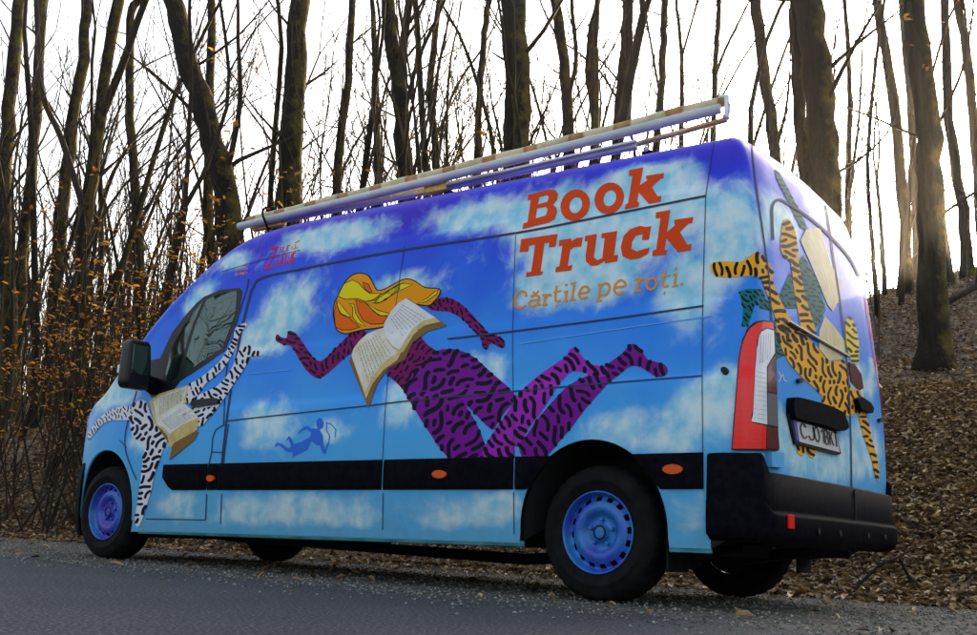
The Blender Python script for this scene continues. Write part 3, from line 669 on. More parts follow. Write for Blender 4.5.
cT = [(715, 268, 90), (745, 265, 90), (770, 290, 10), (782, 310, 10), (787, 230, 0), (800, 290, 20), (775, 340, 60), (800, 370, 70), (830, 395, 90), (860, 340, 20), (868, 440, 20)]
for n_, q in enumerate(tl): fr += [(w_, 3, 1) for w_ in worms(q, [(760, 190, 30), (820, 290, 20), (750, 300, 40)], 1.8, 1.6, 7, 30+n_, .4)]
for n_, q in enumerate(tg+ty+to): fr += [(w_, 3, 3.4) for w_ in worms(q, cT, 3.4 if n_ < 3 else 2.7, 1.2, 20, 40+n_, .45)]
fr += [(q, 4, 0) for q in stroke(A2([(350, -40), (362, 20), (378, 110), (390, 200), (398, 270)]), [1.5, 3.4, 4.2, 3.6, 1.5])]
fr += [(s_, 5, 2) for s_ in stroke(A2([(62, 240), (75, 215), (80, 235), (88, 240)]), 1)]+[(s_, 5, 2) for s_ in stroke(A2([(70, 225), (60, 205)]), .9)]
decal('painted_tiger_figures', fr, [TEAL, TIGER, TYEL, INK, MAG, WHITE], off=.002, grid=4)
decal('painted_pages', [(A1([(335, 320), (355, 280), (405, 275), (420, 330), (440, 400), (480, 470), (470, 530), (450, 570), (430, 545), (400, 470), (370, 400)]), 0, 0), (A2([(196, 70), (215, 20), (250, 60), (285, 110), (290, 150), (270, 165), (230, 170), (195, 130)]), 0, 0)]
      + [(s_, 1, 1) for x in range(5) for s_ in stroke(A1([(350+x*14, 290), (395+x*12, 400), (445+x*6, 540)]), .8)]+[(s_, 1, 1) for x in range(4) for s_ in stroke(A2([(215+x*12, 50+x*12), (228+x*14, 160)]), .5)], [PAGEC, GOLD], off=.0034)

# ---- exterior trim (real thickness)
def side_strip(name, xa, xb, z0, z1, mt, th=.018, prof=None, parent=None, nx=None, both=True, base=-.004):
    prof = prof or [(0, base), (.02, th*.7), (.15, th), (.5, th*1.08), (.85, th), (.98, th*.7), (1, base)]
    for far in ((False, True) if both else (False,)):
        v = []; f = []; m = len(prof); x0_, x1_ = xa((z0+z1)/2) if callable(xa) else xa, xb((z0+z1)/2) if callable(xb) else xb
        n = nx or max(2, int((x1_-x0_)/.08))
        for i in range(n+1):
            for t, o in prof:
                z = z0+(z1-z0)*t; a = xa(z) if callable(xa) else xa; b = xb(z) if callable(xb) else xb
                x = a+(b-a)*i/n; zz = z
                y = smooth_tab(TAB_N, x)+smooth_tab(TAB_S, z)-o*(1 if 0 < i < n else .5)
                v.append((x, 2*YC-y if far else y, rake(x, zz)))
        for i in range(n):
            for k in range(m-1): a = i*m+k; q = (a, a+m, a+m+1, a+1); f.append(q[::-1] if far else q)
        f.append(tuple(range(m))[::-1] if far else tuple(range(m))); f.append(tuple(n*m+k for k in range(m))[::-1])
        link(name, mesh_of(v, f, name), mt, parent or van)
ac = lambda x0, s, r=.448: (lambda z: x0+s*math.sqrt(max(.001, r*r-(z-.355)**2)))
ZT0, ZT1 = .565, .742
side_strip('trim_strip', lambda z: -3.56+.11*max(0, (.66-z)/.09)**1.6, -3.07, ZT0, ZT1, BLACK)
side_strip('trim_strip', -3.058, -2.965, ZT0, ZT1, BLACK)
side_strip('trim_strip', -2.955, -1.447, ZT0, ZT1, BLACK); side_strip('trim_strip', -1.432, -.487, ZT0, ZT1, BLACK)
side_strip('trim_strip', -.474, lambda z: -math.sqrt(max(.001, .452**2-(z-.355)**2)), ZT0, ZT1, BLACK, nx=3)
side_strip('trim_strip', lambda z: math.sqrt(max(.001, .452**2-(z-.355)**2)), .63, ZT0, ZT1, BLACK, nx=3)
side_strip('sill', -3.82, -.42, .266, .298, TEALS, th=.0, prof=[(0, -.03), (.1, -.008), (.5, -.004), (1, -.006), (1, -.03)]); side_strip('sill', .44, .66, .266, .298, TEALS, th=.0, prof=[(0, -.03), (.1, -.008), (1, -.006), (1, -.03)], nx=2)
# black mud flap / arch lip behind the rear wheel and the front wheel liner
for cxw in (0, -4.332):
    for far in (False, True):
        b = MB(); n = 30; pr = [(.446, .01), (.449, -.003), (.456, -.005), (.460, .003)]
        for i in range(n+1):
            w = R(-8)+R(196)*i/n
            for r, o in pr:
                x = cxw+r*.955*math.cos(w); z = .355+r*math.sin(w); y = smooth_tab(TAB_N, x)+smooth_tab(TAB_S, z)+o
                b.v.append((x, 2*YC-y if far else y, z))
        for i in range(n):
            for k in range(3): a = i*4+k; q = (a, a+1, a+5, a+4); b.f.append(q if not far else q[::-1]); b.m.append(0)
        b.build('wheel_arch_lip', [SKYP if cxw < -1 else BLACK], van, True)
# amber side lamps
def marker(u, v, ru, rv):
    decal('marker_lamp', [(ell(u, v, ru, rv, 18), 0, 0)], [AMBER], off=.028, grid=4, skirt=True)
marker(213, 478.5, 3.6, 3.2); marker(442, 474.5, 7.2, 4.1); marker(675, 469.5, 10, 4.9)
# rear bumper, wrapped round both corners
def bumper():
    plan = [(.655, -.014), (.70, -.018), (.78, -.018), (.84, -.014), (.875, -.004), (.903, .015), (.922, .042), (.934, .08), (.943, .14), (.95, .25), (.957, .5), (.965, 1.0)]
    plan = plan+[(x, 2*YC-y) for x, y in reversed(plan[:-1])]
    plan = curve(plan, 4); n = len(plan); v = []; f = []
    rows = [(0, -.10, 0), (0, -.02, 0), (-.012, 0, 0), (-.17, .004, 0), (-.185, .004, 0), (-.19, .022, 0), (-.205, .026, 0), (-.28, .024, 0), (-.315, .01, 0), (-.34, -.03, 0), (-.34, -.15, 0)]
    for i, (x, y) in enumerate(plan):
        a = Vector(plan[max(i-1, 0)]); c = Vector(plan[min(i+1, n-1)]); t = (c-a).normalized(); nn = Vector((t.y, -t.x))
        side = max(0, min(1, (.934-x)/.014)) if abs(y-1) > .6 else 0; zt = .655+.085*side
        st = 1-side*.8
        for dz, o, _ in rows:
            oo = o if o < .01 else .004+(o-.004)*st
            v.append((x+nn.x*oo, y+nn.y*oo, zt+dz*(1+.2*side)-.012*(1-abs(y-1))*0))
    m = len(rows)
    for i in range(n-1):
        for k in range(m-1): a = i*m+k; f.append((a, a+1, a+m+1, a+m))
    f.append(tuple(range(m))); f.append(tuple((n-1)*m+k for k in range(m))[::-1])
    return link('rear_bumper', mesh_of(v, f, 'rear_bumper'), BLACK, van, True)
rb = bumper()
b = MB(); b.box(.955, .981, .185, .25, .40, .465, 0, .003)
b.build('reflector', [RED], rb)
b = MB(); b.box(.960, .972, 1.145, 1.155, .48, .64, 0); b.build('bumper_seam', [DARK], rb)
for yy in (.55, .85, 1.3, 1.6):
    b = MB(); b.lathe([(.0, -.001), (.016, -.001), (.016, .004)], (0, 0, 0), 14)
    bb = MB(); bb.add([(.986+.006*(1-abs(yy-1))-y, yy+x, .40+z) for x, y, z in b.v], b.f); bb.build('parking_sensor', [DARK], rb)
# front bumper and grille
def fbump(name, x0, z0, z1, off, mt, xt=None):
    v = []; f = []; xs_ = [x for x in XS if x <= x0]; zs = np.linspace(z0, z1, 7)
    rows = []
    for far in (False, True):
        it = xs_[::-1] if not far else xs_
        for x in it:
            row = []
            for z in zs:
                y = smooth_tab(TAB_N, x)+smooth_tab(TAB_S, z)
                e = .02 if abs(x+5.178) > .001 else .0
                s = (z-z0)/(z1-z0); o = off*(1-abs(2*s-1)**6)
                row.append((x-o*max(0, min(1, (-x-4.9)/.2)), (y-o) if not far else 2*YC-(y-o), rake(x, z)))
            rows.append(row)
    m = len(zs)
    for r in rows: v += r
    for i in range(len(rows)-1):
        for k in range(m-1): a = i*m+k; f.append((a, a+m, a+m+1, a+1))
    return link(name, mesh_of(v, f, name), mt, van, True)
fbump('front_bumper', -4.70, .24, .78, .025, BLACK)
fbump('grille', -5.13, .80, .92, .012, GLOSSB)
# headlamps
for far in (False, True):
    b = MB(); P = [(-4.98, .90), (-5.07, .93), (-5.04, 1.02), (-4.93, 1.07), (-4.83, 1.12), (-4.84, 1.02)]
    vs = []
    for x, z in P:
        y = smooth_tab(TAB_N, x)+smooth_tab(TAB_S, z); q = BV.find_nearest(Vector((x, 2*YC-y if far else y, z))); vs.append(q[0]+q[1]*.006); vs.append(q[0]-q[1]*.03)
    n = len(P); fs = [tuple(2*i for i in range(n))]+[(2*i, 2*((i+1) % n), 2*((i+1) % n)+1, 2*i+1) for i in range(n)]
    b.add(vs, fs); b.build('headlamp', [CLEAR], van)
# tail lamps (near one in view, far one on the other corner)
LT = lambda p: Z(p, 3.97, 720, 310)
tlmp = decal('tail_lamp', [(LT([(50, 556), (77, 200), (92, 122), (112, 72), (135, 50), (160, 42), (200, 48), (210, 120), (216, 340), (222, 560)]), 0, 0)], [GLOSSB], off=.016, grid=5, skirt=True)
decal('red_lens', [(LT([(56, 552), (83, 200), (98, 124), (118, 78), (140, 56), (164, 49), (196, 53), (200, 80), (172, 72), (152, 84), (142, 110), (132, 240), (122, 448), (170, 462), (168, 552)]), 0, 0)], [RED], parent=tlmp, off=.020, grid=5, skirt=True)
decal('clear_lens', [(LT([(144, 112), (154, 88), (174, 76), (200, 84), (204, 172), (172, 228), (172, 330), (174, 456), (124, 445), (134, 240)]), 0, 0)], [CLEAR], parent=tlmp, off=.0195, grid=5, skirt=True)
for q in ([(175, 230), (206, 178), (213, 332), (175, 326)], [(172, 468), (216, 470), (222, 552), (171, 552)]): decal('dark_lens', [(LT(q), 0, 0)], [DRED], parent=tlmp, off=.0195, grid=5, skirt=True)
decal('grey_lens', [(LT([(176, 331), (213, 337), (215, 464), (177, 456)]), 0, 0)], [GREYL], parent=tlmp, off=.0195, grid=5, skirt=True)
lr = [s_ for k in range(16) for s_ in stroke(LT([(58+k*1.2, 535-k*26), (112+k*.8, 530-k*26)]), .22)]+[s_ for k in range(6) for s_ in stroke(LT([(112, 480+k*12), (168, 482+k*12)]), .3)]
decal('lens_rib', [(q, 0, 0) for q in lr], [mat('rib_red', (.42, .004, .004), .3)], parent=tlmp, off=.0206)
decal('lens_rib', [(s_, 0, 0) for k in range(11) for s_ in stroke(LT([(134-k*.7, 250+k*18), (170, 256+k*18)]), .22)]+[(s_, 0, 0) for k in range(5) for s_ in stroke(LT([(152+k*9, 105-k*3), (147+k*9, 215-k*4)]), .25)], [GREYL], parent=tlmp, off=.0201)
b = MB(); b.box(.78, .885, 1.90, 1.985, .76, 1.34, 0, .03); b.build('tail_lamp', [DRED], van)
# plate, its lamp housing, handles, hinges
A3 = lambda p: Z(p, 7.94, 775, 385)
decal('plate_lamp_housing', [(curve(A3([(90, 120), (110, 102), (200, 120), (360, 165), (480, 220), (500, 260), (525, 330), (500, 362), (450, 365), (300, 315), (120, 270), (88, 230)]), 2, True), 0, 0)], [BLACK], off=.045, grid=5, skirt=True)
pl = decal('number_plate', [(A3([(84, 225), (120, 268), (455, 362), (500, 545), (480, 556), (140, 470)]), 0, 0), (A3([(145, 290), (458, 378), (488, 536), (168, 452)]), 1, 1.5), (A3([(118, 280), (143, 287), (166, 450), (146, 440)]), 2, 1.5)], [GLOSSB, PLATEW, PLATEB], off=.018, grid=6, skirt=True)
pw = word('CJ', A3([(180, 415)])[0], (1/7.94*1, .26/7.94), (-.13/7.94*110, -110/7.94), 45, 14, 1.0)+word('01', A3([(290, 445)])[0], (1/7.94, .26/7.94), (-.13/7.94*112, -112/7.94), 36, 12, 1.0)+word('BKT', A3([(372, 468)])[0], (1/7.94, .26/7.94), (-.13/7.94*112, -112/7.94), 26, 12, .95)
decal('plate_lettering', [(q, 0, 0) for q in pw], [INK], parent=pl, off=.0225)
decal('door_handle', [(A2([(308, 300), (322, 292), (352, 312), (362, 330), (358, 346), (318, 332)]), 0, 0)], [BLACK], off=.035, grid=5, skirt=True)
decal('door_handle', [(curve([(194, 402.5), (205, 400), (219, 399), (221, 401.5), (219, 404.5), (206, 406.5), (195, 408)], 2, True), 0, 0)], [GLOSSB], off=.03, grid=5, skirt=True)
decal('latch_cover', [(A2([(293, 175), (312, 182), (335, 215), (342, 262), (330, 268), (302, 240)]), 0, 0)], [DRED], off=.008, grid=5, skirt=True)
decal('wiper_rod', [(q, 0, 0) for q in stroke(A2([(92, 40), (180, 92), (290, 155)]), 1.3)], [PAGE], off=.02, grid=6, skirt=True)
for (u, v, r) in ((725.5, 371.5, 3.6), (798, 381, 2.4), (879, 420, 2.1)):
    decal('rubber_buffer', [(ell(u, v, r, r*1.05), 0, 0)], [GLOSSB], off=.018, grid=5, skirt=True)
for q in ([(766, 452), (778, 453), (779, 468), (767, 467)], [(879, 334), (884, 336), (885, 350), (880, 349)], [(887, 488), (894, 490), (894, 500), (888, 499)]):
    h_ = decal('door_hinge', [(q, 0, 0)], [SKYP], off=.03, grid=5, skirt=True)
    c = (sum(a for a, _ in q)/4, sum(b_ for _, b_ in q)/4)
# mirror on its black arm, one each side
for far in (False, True):
    bm = bmesh.new(); bmesh.ops.create_cube(bm, size=1)
    bmesh.ops.bevel(bm, geom=bm.edges[:], offset=.22, segments=5, affect='EDGES', profile=.6)
    for v in bm.verts:
        x, y, z = v.co; k = 1-.25*(z-.0); v.co = Vector((-3.80+x*.12-.02*z, -.165+y*.20*k, 1.40+z*.36))
        if far: v.co.y = 2*YC-v.co.y
    b = MB(); b.frombm(bm); bm.free(); mr_ = b.build('wing_mirror', [GLOSSB], van, True)
    b = MB(); s_ = (lambda y: 2*YC-y) if far else (lambda y: y)
    b.tube([(-3.80, s_(-.12), 1.31), (-3.80, s_(-.03), 1.28), (-3.82, s_(.06), 1.26)], [.05, .06, .07], 10)
    b.build('mirror_arm', [BLACK], mr_, True)
    b = MB(); b.box(-3.745, -3.736, min(s_(-.235), s_(-.095)), max(s_(-.235), s_(-.095)), 1.26, 1.54, 0, .003); b.build('mirror_glass', [GLASS], mr_)
    b = MB(); b.box(-3.875, -3.85, min(s_(-.262), s_(-.225)), max(s_(-.262), s_(-.225)), 1.33, 1.39, 0, .006); b.build('indicator', [CLEAR], mr_)
# wheels
def wheel(x, yf, sgn, dual=False):
    c = (x, yf, .345)          # yf: outer face plane, sgn +1 = interior lies towards +y
    def P(pr): return [(r, y*sgn) for r, y in pr]
    hub = MB(); hub.lathe(P([(.001, .075), (.165, .075), (.165, .16), (.205, .20), (.001, .21)]), c, 32)
    w = hub.build('wheel', [DARK], van)
    t = MB(); n = 120
    t.lathe(P([(.205, .03), (.212, .012), (.225, .004), (.258, -.003), (.262, -.007), (.272, -.007), (.276, -.003), (.30, 0), (.325, .012), (.338, .028), (.345, .045), (.348, .07), (.348, .10), (.343, .104), (.343, .112), (.348, .116), (.348, .15), (.343, .154), (.343, .162), (.348, .166), (.347, .19), (.338, .21), (.31, .235), (.24, .235), (.205, .21)]), c, n)
    for i, p in enumerate(t.v):     # shoulder blocks
        row, k = divmod(i, n)
        if row in (9, 10, 11, 12) and k % 4 == 0:
            vx, vz = p[0]-c[0], p[2]-c[2]; q = 1-.008/.34; t.v[i] = (c[0]+vx*q, p[1], c[2]+vz*q)
    t.build('tyre', [RUBBER], w, True)
    r = MB(); n = 64
    pr = P([(.208, .20), (.20, .08), (.196, .035), (.206, .020), (.212, .010), (.210, .002), (.203, .004), (.198, .018), (.190, .040), (.181, .052), (.172, .046), (.160, .036), (.140, .026), (.118, .024), (.102, .034), (.092, .052), (.078, .056), (.050, .056), (.044, .050), (.040, .034), (.036, .030), (.02, .029), (.001, .029)])
    r.lathe(pr, c, n, skip=lambda i, k: i in (9, 10) and k % 4 in (0, 1))
    r.build('rim', [RIM], w, True)
    hr = MB(); hr.lathe(P([(.043, .052), (.043, .048), (.036, .026), (.030, .026)]), c, 32); hr.build('hub_ring', [DARK], w, True)
    for k in range(5):
        a = 2*math.pi*k/5+.3; q = MB(); q.lathe(P([(.001, .035), (.009, .036), (.012, .04), (.012, .058)]), (x+.066*math.cos(a), yf, .345+.066*math.sin(a)), 6); q.build('wheel_bolt', [RIM], w)
    return w
for x in (0, -4.332):
    wheel(x, .075, 1); wheel(x, 2*YC-.075, -1)
# underbody
b = MB(); b.box(-4.6, .35, .42, 1.58, .25, .38, 0, .02); b.box(-3.2, -2.0, .35, .75, .17, .30, 0, .04); b.tube([(0, .3, .30), (0, 1.7, .30)], .05, 10); b.tube([(0, .88, .28), (0, 1.12, .28)], .12, 12)
b.tube([(-4.332, .3, .30), (-4.332, 1.7, .30)], .05, 8); b.tube([(-3.9, .9, .2), (-1, .85, .17), (.3, 1.5, .27), (.8, 1.55, .31)], .035, 10)
b.box(.3, .85, .45, 1.55, .34, .40, 0, .02)
for yy in (.5, 1.5): b.tube([(-.65, yy, .30), (-.2, yy, .23), (.2, yy, .23), (.62, yy, .30)], .025, 6)
b.build('underbody', [DARK], van)
for far in (False, True):
    b = MB(); y = 2*YC-.16 if far else .16; b.box(.41, .425, y-.11, y+.11, .17, .5, 0, .003); b.build('mud_flap', [RUBBER], van)
# ---- roof rack
rr_ = MB()
rr_.tube([(-3.38, .47, 2.575), (-.02, .47, 2.59), (.53, .47, 2.625)], .018, 8); rk = rr_.build('roof_rack', [BRONZE], van, True)
b = MB(); b.tube([(-3.1, .44, 2.552), (-1.44, .44, 2.545), (-.02, .44, 2.565)], .024, 8); b.tube([(-1.42, .40, 2.548), (0, .40, 2.578)], .012, 6); b.build('rack_rail', [ALU], rk, True)
b = MB(); b.tube([(-3.38, 1.53, 2.575), (.53, 1.53, 2.625)], .018, 8); b.build('rack_rail', [ALU], rk, True)
for x in (-3.15, -1.48, .02):
    b = MB(); b.tube([(x, .47, 2.55), (x, .6, 2.535), (x, 1.4, 2.535), (x, 1.53, 2.55)], .016, 8); b.build('crossbar', [ALU], rk, True)
    for y in (.5, 1.5): b = MB(); b.box(x-.03, x+.03, y-.02, y+.02, 2.41, 2.545, 0, .006); b.build('rack_foot', [BLACK], rk)
b = MB(); b.box(-1.62, -1.42, .405, .455, 2.522, 2.575, 0, .008); b.tube([(-1.60, .40, 2.53), (-1.66, .38, 2.52)], .012, 6); b.build('yellow_clamp', [YELB], rk)
b = MB(); b.box(-3.36, -3.02, .415, .465, 2.508, 2.548, 0, .008); b.build('yellow_clamp', [YELB], rk)
b = MB()
pts = [(.535, .415+.0, 2.60+.015), (.56, .415, 2.63), (.565, .415, 2.68), (.545, .415, 2.73), (.51, .415, 2.745)]
for i in range(len(pts)-1): b.tube([pts[i], pts[i+1]], .014, 8)
b.box(.545, .570, .395, .435, 2.60, 2.745, 0, .012); b.build('rack_end_plate', [ALU], rk, True)
# banded pole and pale tube lashed on top
def band_mat():
    m = mat('banded_wrap', (.6, .55, .35), .6); bb = m.node_tree.nodes['Principled BSDF']
    tc = N(m, 'ShaderNodeTexCoord'); sp = N(m, 'ShaderNodeSeparateXYZ'); L(m, tc.outputs['Object'], sp.inputs[0])
    a = N(m, 'ShaderNodeMath', operation='MULTIPLY'); L(m, sp.outputs['X'], a.inputs[0]); a.inputs[1].default_value = 3.05
    nz = N(m, 'ShaderNodeTexNoise', _Scale=14, _Detail=5); L(m, tc.outputs['Object'], nz.inputs['Vector'])
    a2 = N(m, 'ShaderNodeMath', operation='MULTIPLY_ADD'); L(m, nz.outputs['Fac'], a2.inputs[0]); a2.inputs[1].default_value = .16; L(m, a.outputs[0], a2.inputs[2])
    fr_ = N(m, 'ShaderNodeMath', operation='FRACT'); L(m, a2.outputs[0], fr_.inputs[0])
    r = ramp(m, [(0, (.74, .64, .38)), (.60, (.64, .56, .32)), (.64, (.36, .17, .045)), (.76, (.52, .30, .11)), (.94, (.38, .19, .05)), (.98, (.72, .62, .36))], fr_.outputs[0])
    mx = N(m, 'ShaderNodeMix', data_type='RGBA', blend_type='MULTIPLY'); mx.inputs['Factor'].default_value = .6
    r2 = ramp(m, [(.3, (.6, .58, .5)), (.6, (1, 1, 1))], nz.outputs['Fac']); L(m, r.outputs[0], mx.inputs['A']); L(m, r2.outputs[0], mx.inputs['B']); L(m, mx.outputs['Result'], bb.inputs['Base Color'])
    return m
b = MB(); n_ = 40
b.tube([(-3.42+3.96*i/n_, .43, 2.600+.121*(i/n_)+.003*math.sin(i*.9)) for i in range(n_+1)], [.029+.0015*math.sin(i*2.1) for i in range(n_+1)], 14)
o = b.build('banded_pole', [band_mat()], None, True); tag(o, 'long cream pole with brown bands lashed along the van roof edge', 'pole')
b = MB(); b.tube([(-3.47, .385, 2.548), (-1.5, .385, 2.595), (.53, .385, 2.659)], .029, 16)
o = b.build('pale_tube', [WTUBE], None, True); tag(o, 'smooth pale grey tube lying just below the brown-banded pole on the van roof', 'tube')
b = MB(); c0 = Vector((-3.16, .41, 2.58))
b.tube([c0+Vector((.02*math.sin(a*2), .062*math.cos(a), .085*math.sin(a))) for a in np.linspace(0, 2*math.pi, 20)], .009, 6, caps=False)
o = b.build('lashing_strap', [RUBBER], None, True); tag(o, 'black strap tying pole and tube at the front of the roof rack', 'strap')

# ---------------------------------------------------------------- ground
def smooth01(t): t = max(0., min(1., t)); return t*t*(3-2*t)
def vnoise(x, y): return (math.sin(x*1.3+1.7*math.sin(y*.7))+math.sin(y*1.1+2.1*math.sin(x*.53)+1))*.5
def gz(x, y):
    foot = 2.75+.12*math.sin(x*.6)
    d = y-foot
    if d < 0: return -.012 if y > -1 else -.012
    s = .24+.15*smooth01((x+13)/12)
    crest = 19+3*math.sin(x*.15)
    base = s*min(d, crest)*(1-.0) + (.02*(d-crest) if d > crest else 0)
    base *= smooth01(d/1.6)*.6+.4
    base += 1.1*smooth01((d-.2)/3.8)*(1-smooth01((x+9.5)/5))
    return base + .06*vnoise(x*1.5, y*1.5)*min(1, d/1.5)+.22*vnoise(x*.35, y*.4)*min(1, d/6) - .012
def axis(lo, hi, f): 
    out = [lo]; x = lo
    while x < hi:
        x += f(x); out.append(min(x, hi))
    return out
gx = axis(-220, 160, lambda x: .25 if -10 < x < 6 else (.7 if -30 < x < 14 else 6)); gy = axis(-120, 260, lambda y: .22 if 2 < y < 9 else (.6 if -1 < y < 26 else (4 if y > 0 else 8)))
gv = [(x, y, gz(x, y)) for y in gy for x in gx]; nx = len(gx)
gf = [(j*nx+i, j*nx+i+1, (j+1)*nx+i+1, (j+1)*nx+i) for j in range(len(gy)-1) for i in range(nx-1)]
def litter_mat():
    m = mat('leaf_litter_soil', (.06, .04, .02), .9); b = m.node_tree.nodes['Principled BSDF']
    tc = N(m, 'ShaderNodeTexCoord')
    v = N(m, 'ShaderNodeTexVoronoi', _Scale=9); nz = N(m, 'ShaderNodeTexNoise', _Scale=3, _Detail=4); L(m, tc.outputs['Object'], nz.inputs['Vector'])
    va = N(m, 'ShaderNodeVectorMath', operation='MULTIPLY_ADD'); L(m, nz.outputs['Color'], va.inputs[0]); va.inputs[1].default_value = (.15, .15, .15); L(m, tc.outputs['Object'], va.inputs[2]); L(m, va.outputs[0], v.inputs['Vector'])
    sp = N(m, 'ShaderNodeSeparateColor'); L(m, v.outputs['Color'], sp.inputs[0])
    r = ramp(m, [(0, (.025, .016, .008)), (.35, (.07, .042, .02)), (.7, (.14, .09, .045)), (1, (.25, .18, .10))], sp.outputs[0])
    n2 = N(m, 'ShaderNodeTexNoise', _Scale=.5, _Detail=5); L(m, tc.outputs['Object'], n2.inputs['Vector'])
    r2 = ramp(m, [(.35, (.45, .45, .42)), (.6, (1, 1, 1))], n2.outputs['Fac'])
    mx = N(m, 'ShaderNodeMix', data_type='RGBA', blend_type='MULTIPLY'); mx.inputs['Factor'].default_value = 1; L(m, r.outputs[0], mx.inputs['A']); L(m, r2.outputs[0], mx.inputs['B']); L(m, mx.outputs['Result'], b.inputs['Base Color'])
    bp = N(m, 'ShaderNodeBump', _Strength=.9, _Distance=.04); L(m, v.outputs['Distance'], bp.inputs['Height']); L(m, bp.outputs[0], b.inputs['Normal'])
    return m
LIT = litter_mat()
tag(link('ground', mesh_of(gv, gf, 'ground'), LIT, None, True), kind='structure')
def sheet(name, e0, e1, z, mt, x0=-220, x1=160):
    xs = axis(x0, x1, lambda x: .3 if -14 < x < 8 else 5); v = []
    for x in xs: v += [(x, e0(x), z), (x, e1(x), z)]
    f = [(2*i, 2*i+2, 2*i+3, 2*i+1) for i in range(len(xs)-1)]
    return tag(link(name, mesh_of(v, f, name), mt), kind='structure')
rag = lambda x: .06*math.sin(x*2.3)+.04*math.sin(x*7.1+1)+.03*math.sin(x*17)
asphalt = mat('asphalt', (.05, .05, .05), .85); b = asphalt.node_tree.nodes['Principled BSDF']
tc = N(asphalt, 'ShaderNodeTexCoord'); n1 = N(asphalt, 'ShaderNodeTexNoise', _Scale=75, _Detail=4); n2 = N(asphalt, 'ShaderNodeTexNoise', _Scale=1.2, _Detail=6)
L(asphalt, tc.outputs['Object'], n1.inputs['Vector']); L(asphalt, tc.outputs['Object'], n2.inputs['Vector'])
r1 = ramp(asphalt, [(.38, (.009, .009, .010)), (.55, (.032, .031, .035)), (.66, (.15, .145, .15))], n1.outputs['Fac']); r2 = ramp(asphalt, [(.3, (.75, .75, .76)), (.7, (1.25, 1.22, 1.25))], n2.outputs['Fac'])
mx = N(asphalt, 'ShaderNodeMix', data_type='RGBA', blend_type='MULTIPLY'); mx.inputs['Factor'].default_value = 1; L(asphalt, r1.outputs[0], mx.inputs['A']); L(asphalt, r2.outputs[0], mx.inputs['B']); L(asphalt, mx.outputs['Result'], b.inputs['Base Color'])
bp = N(asphalt, 'ShaderNodeBump', _Strength=.8, _Distance=.008); L(asphalt, n1.outputs['Fac'], bp.inputs['Height']); L(asphalt, bp.outputs[0], b.inputs['Normal'])
GRAV = mat('gravel', (.1, .09, .07), .95); b = GRAV.node_tree.nodes['Principled BSDF']
tc = N(GRAV, 'ShaderNodeTexCoord'); v1 = N(GRAV, 'ShaderNodeTexVoronoi', _Scale=55); n2 = N(GRAV, 'ShaderNodeTexNoise', _Scale=2.2, _Detail=7); L(GRAV, tc.outputs['Object'], v1.inputs['Vector']); L(GRAV, tc.outputs['Object'], n2.inputs['Vector'])
sp = N(GRAV, 'ShaderNodeSeparateColor'); L(GRAV, v1.outputs['Color'], sp.inputs[0])
r1 = ramp(GRAV, [(0, (.035, .03, .024)), (.6, (.085, .076, .06)), (1, (.24, .22, .18))], sp.outputs[0]); r2 = ramp(GRAV, [(.35, (.6, .58, .55)), (.65, (1.1, 1.1, 1.1))], n2.outputs['Fac'])
mx = N(GRAV, 'ShaderNodeMix', data_type='RGBA', blend_type='MULTIPLY'); mx.inputs['Factor'].default_value = 1; L(GRAV, r1.outputs[0], mx.inputs['A']); L(GRAV, r2.outputs[0], mx.inputs['B']); L(GRAV, mx.outputs['Result'], b.inputs['Base Color'])
bp = N(GRAV, 'ShaderNodeBump', _Strength=1, _Distance=.012); L(GRAV, v1.outputs['Distance'], bp.inputs['Height']); L(GRAV, bp.outputs[0], b.inputs['Normal'])
edge = lambda x: -.55+.25*rag(x)
sheet('road', lambda x: -7.5, edge, 0.0, asphalt)
sheet('gravel_shoulder', lambda x: edge(x)-.3, lambda x: 2.55+rag(x+3), -.004, GRAV)
sheet('far_verge', lambda x: -9.5, lambda x: -7.2+rag(x), -.004, GRAV)

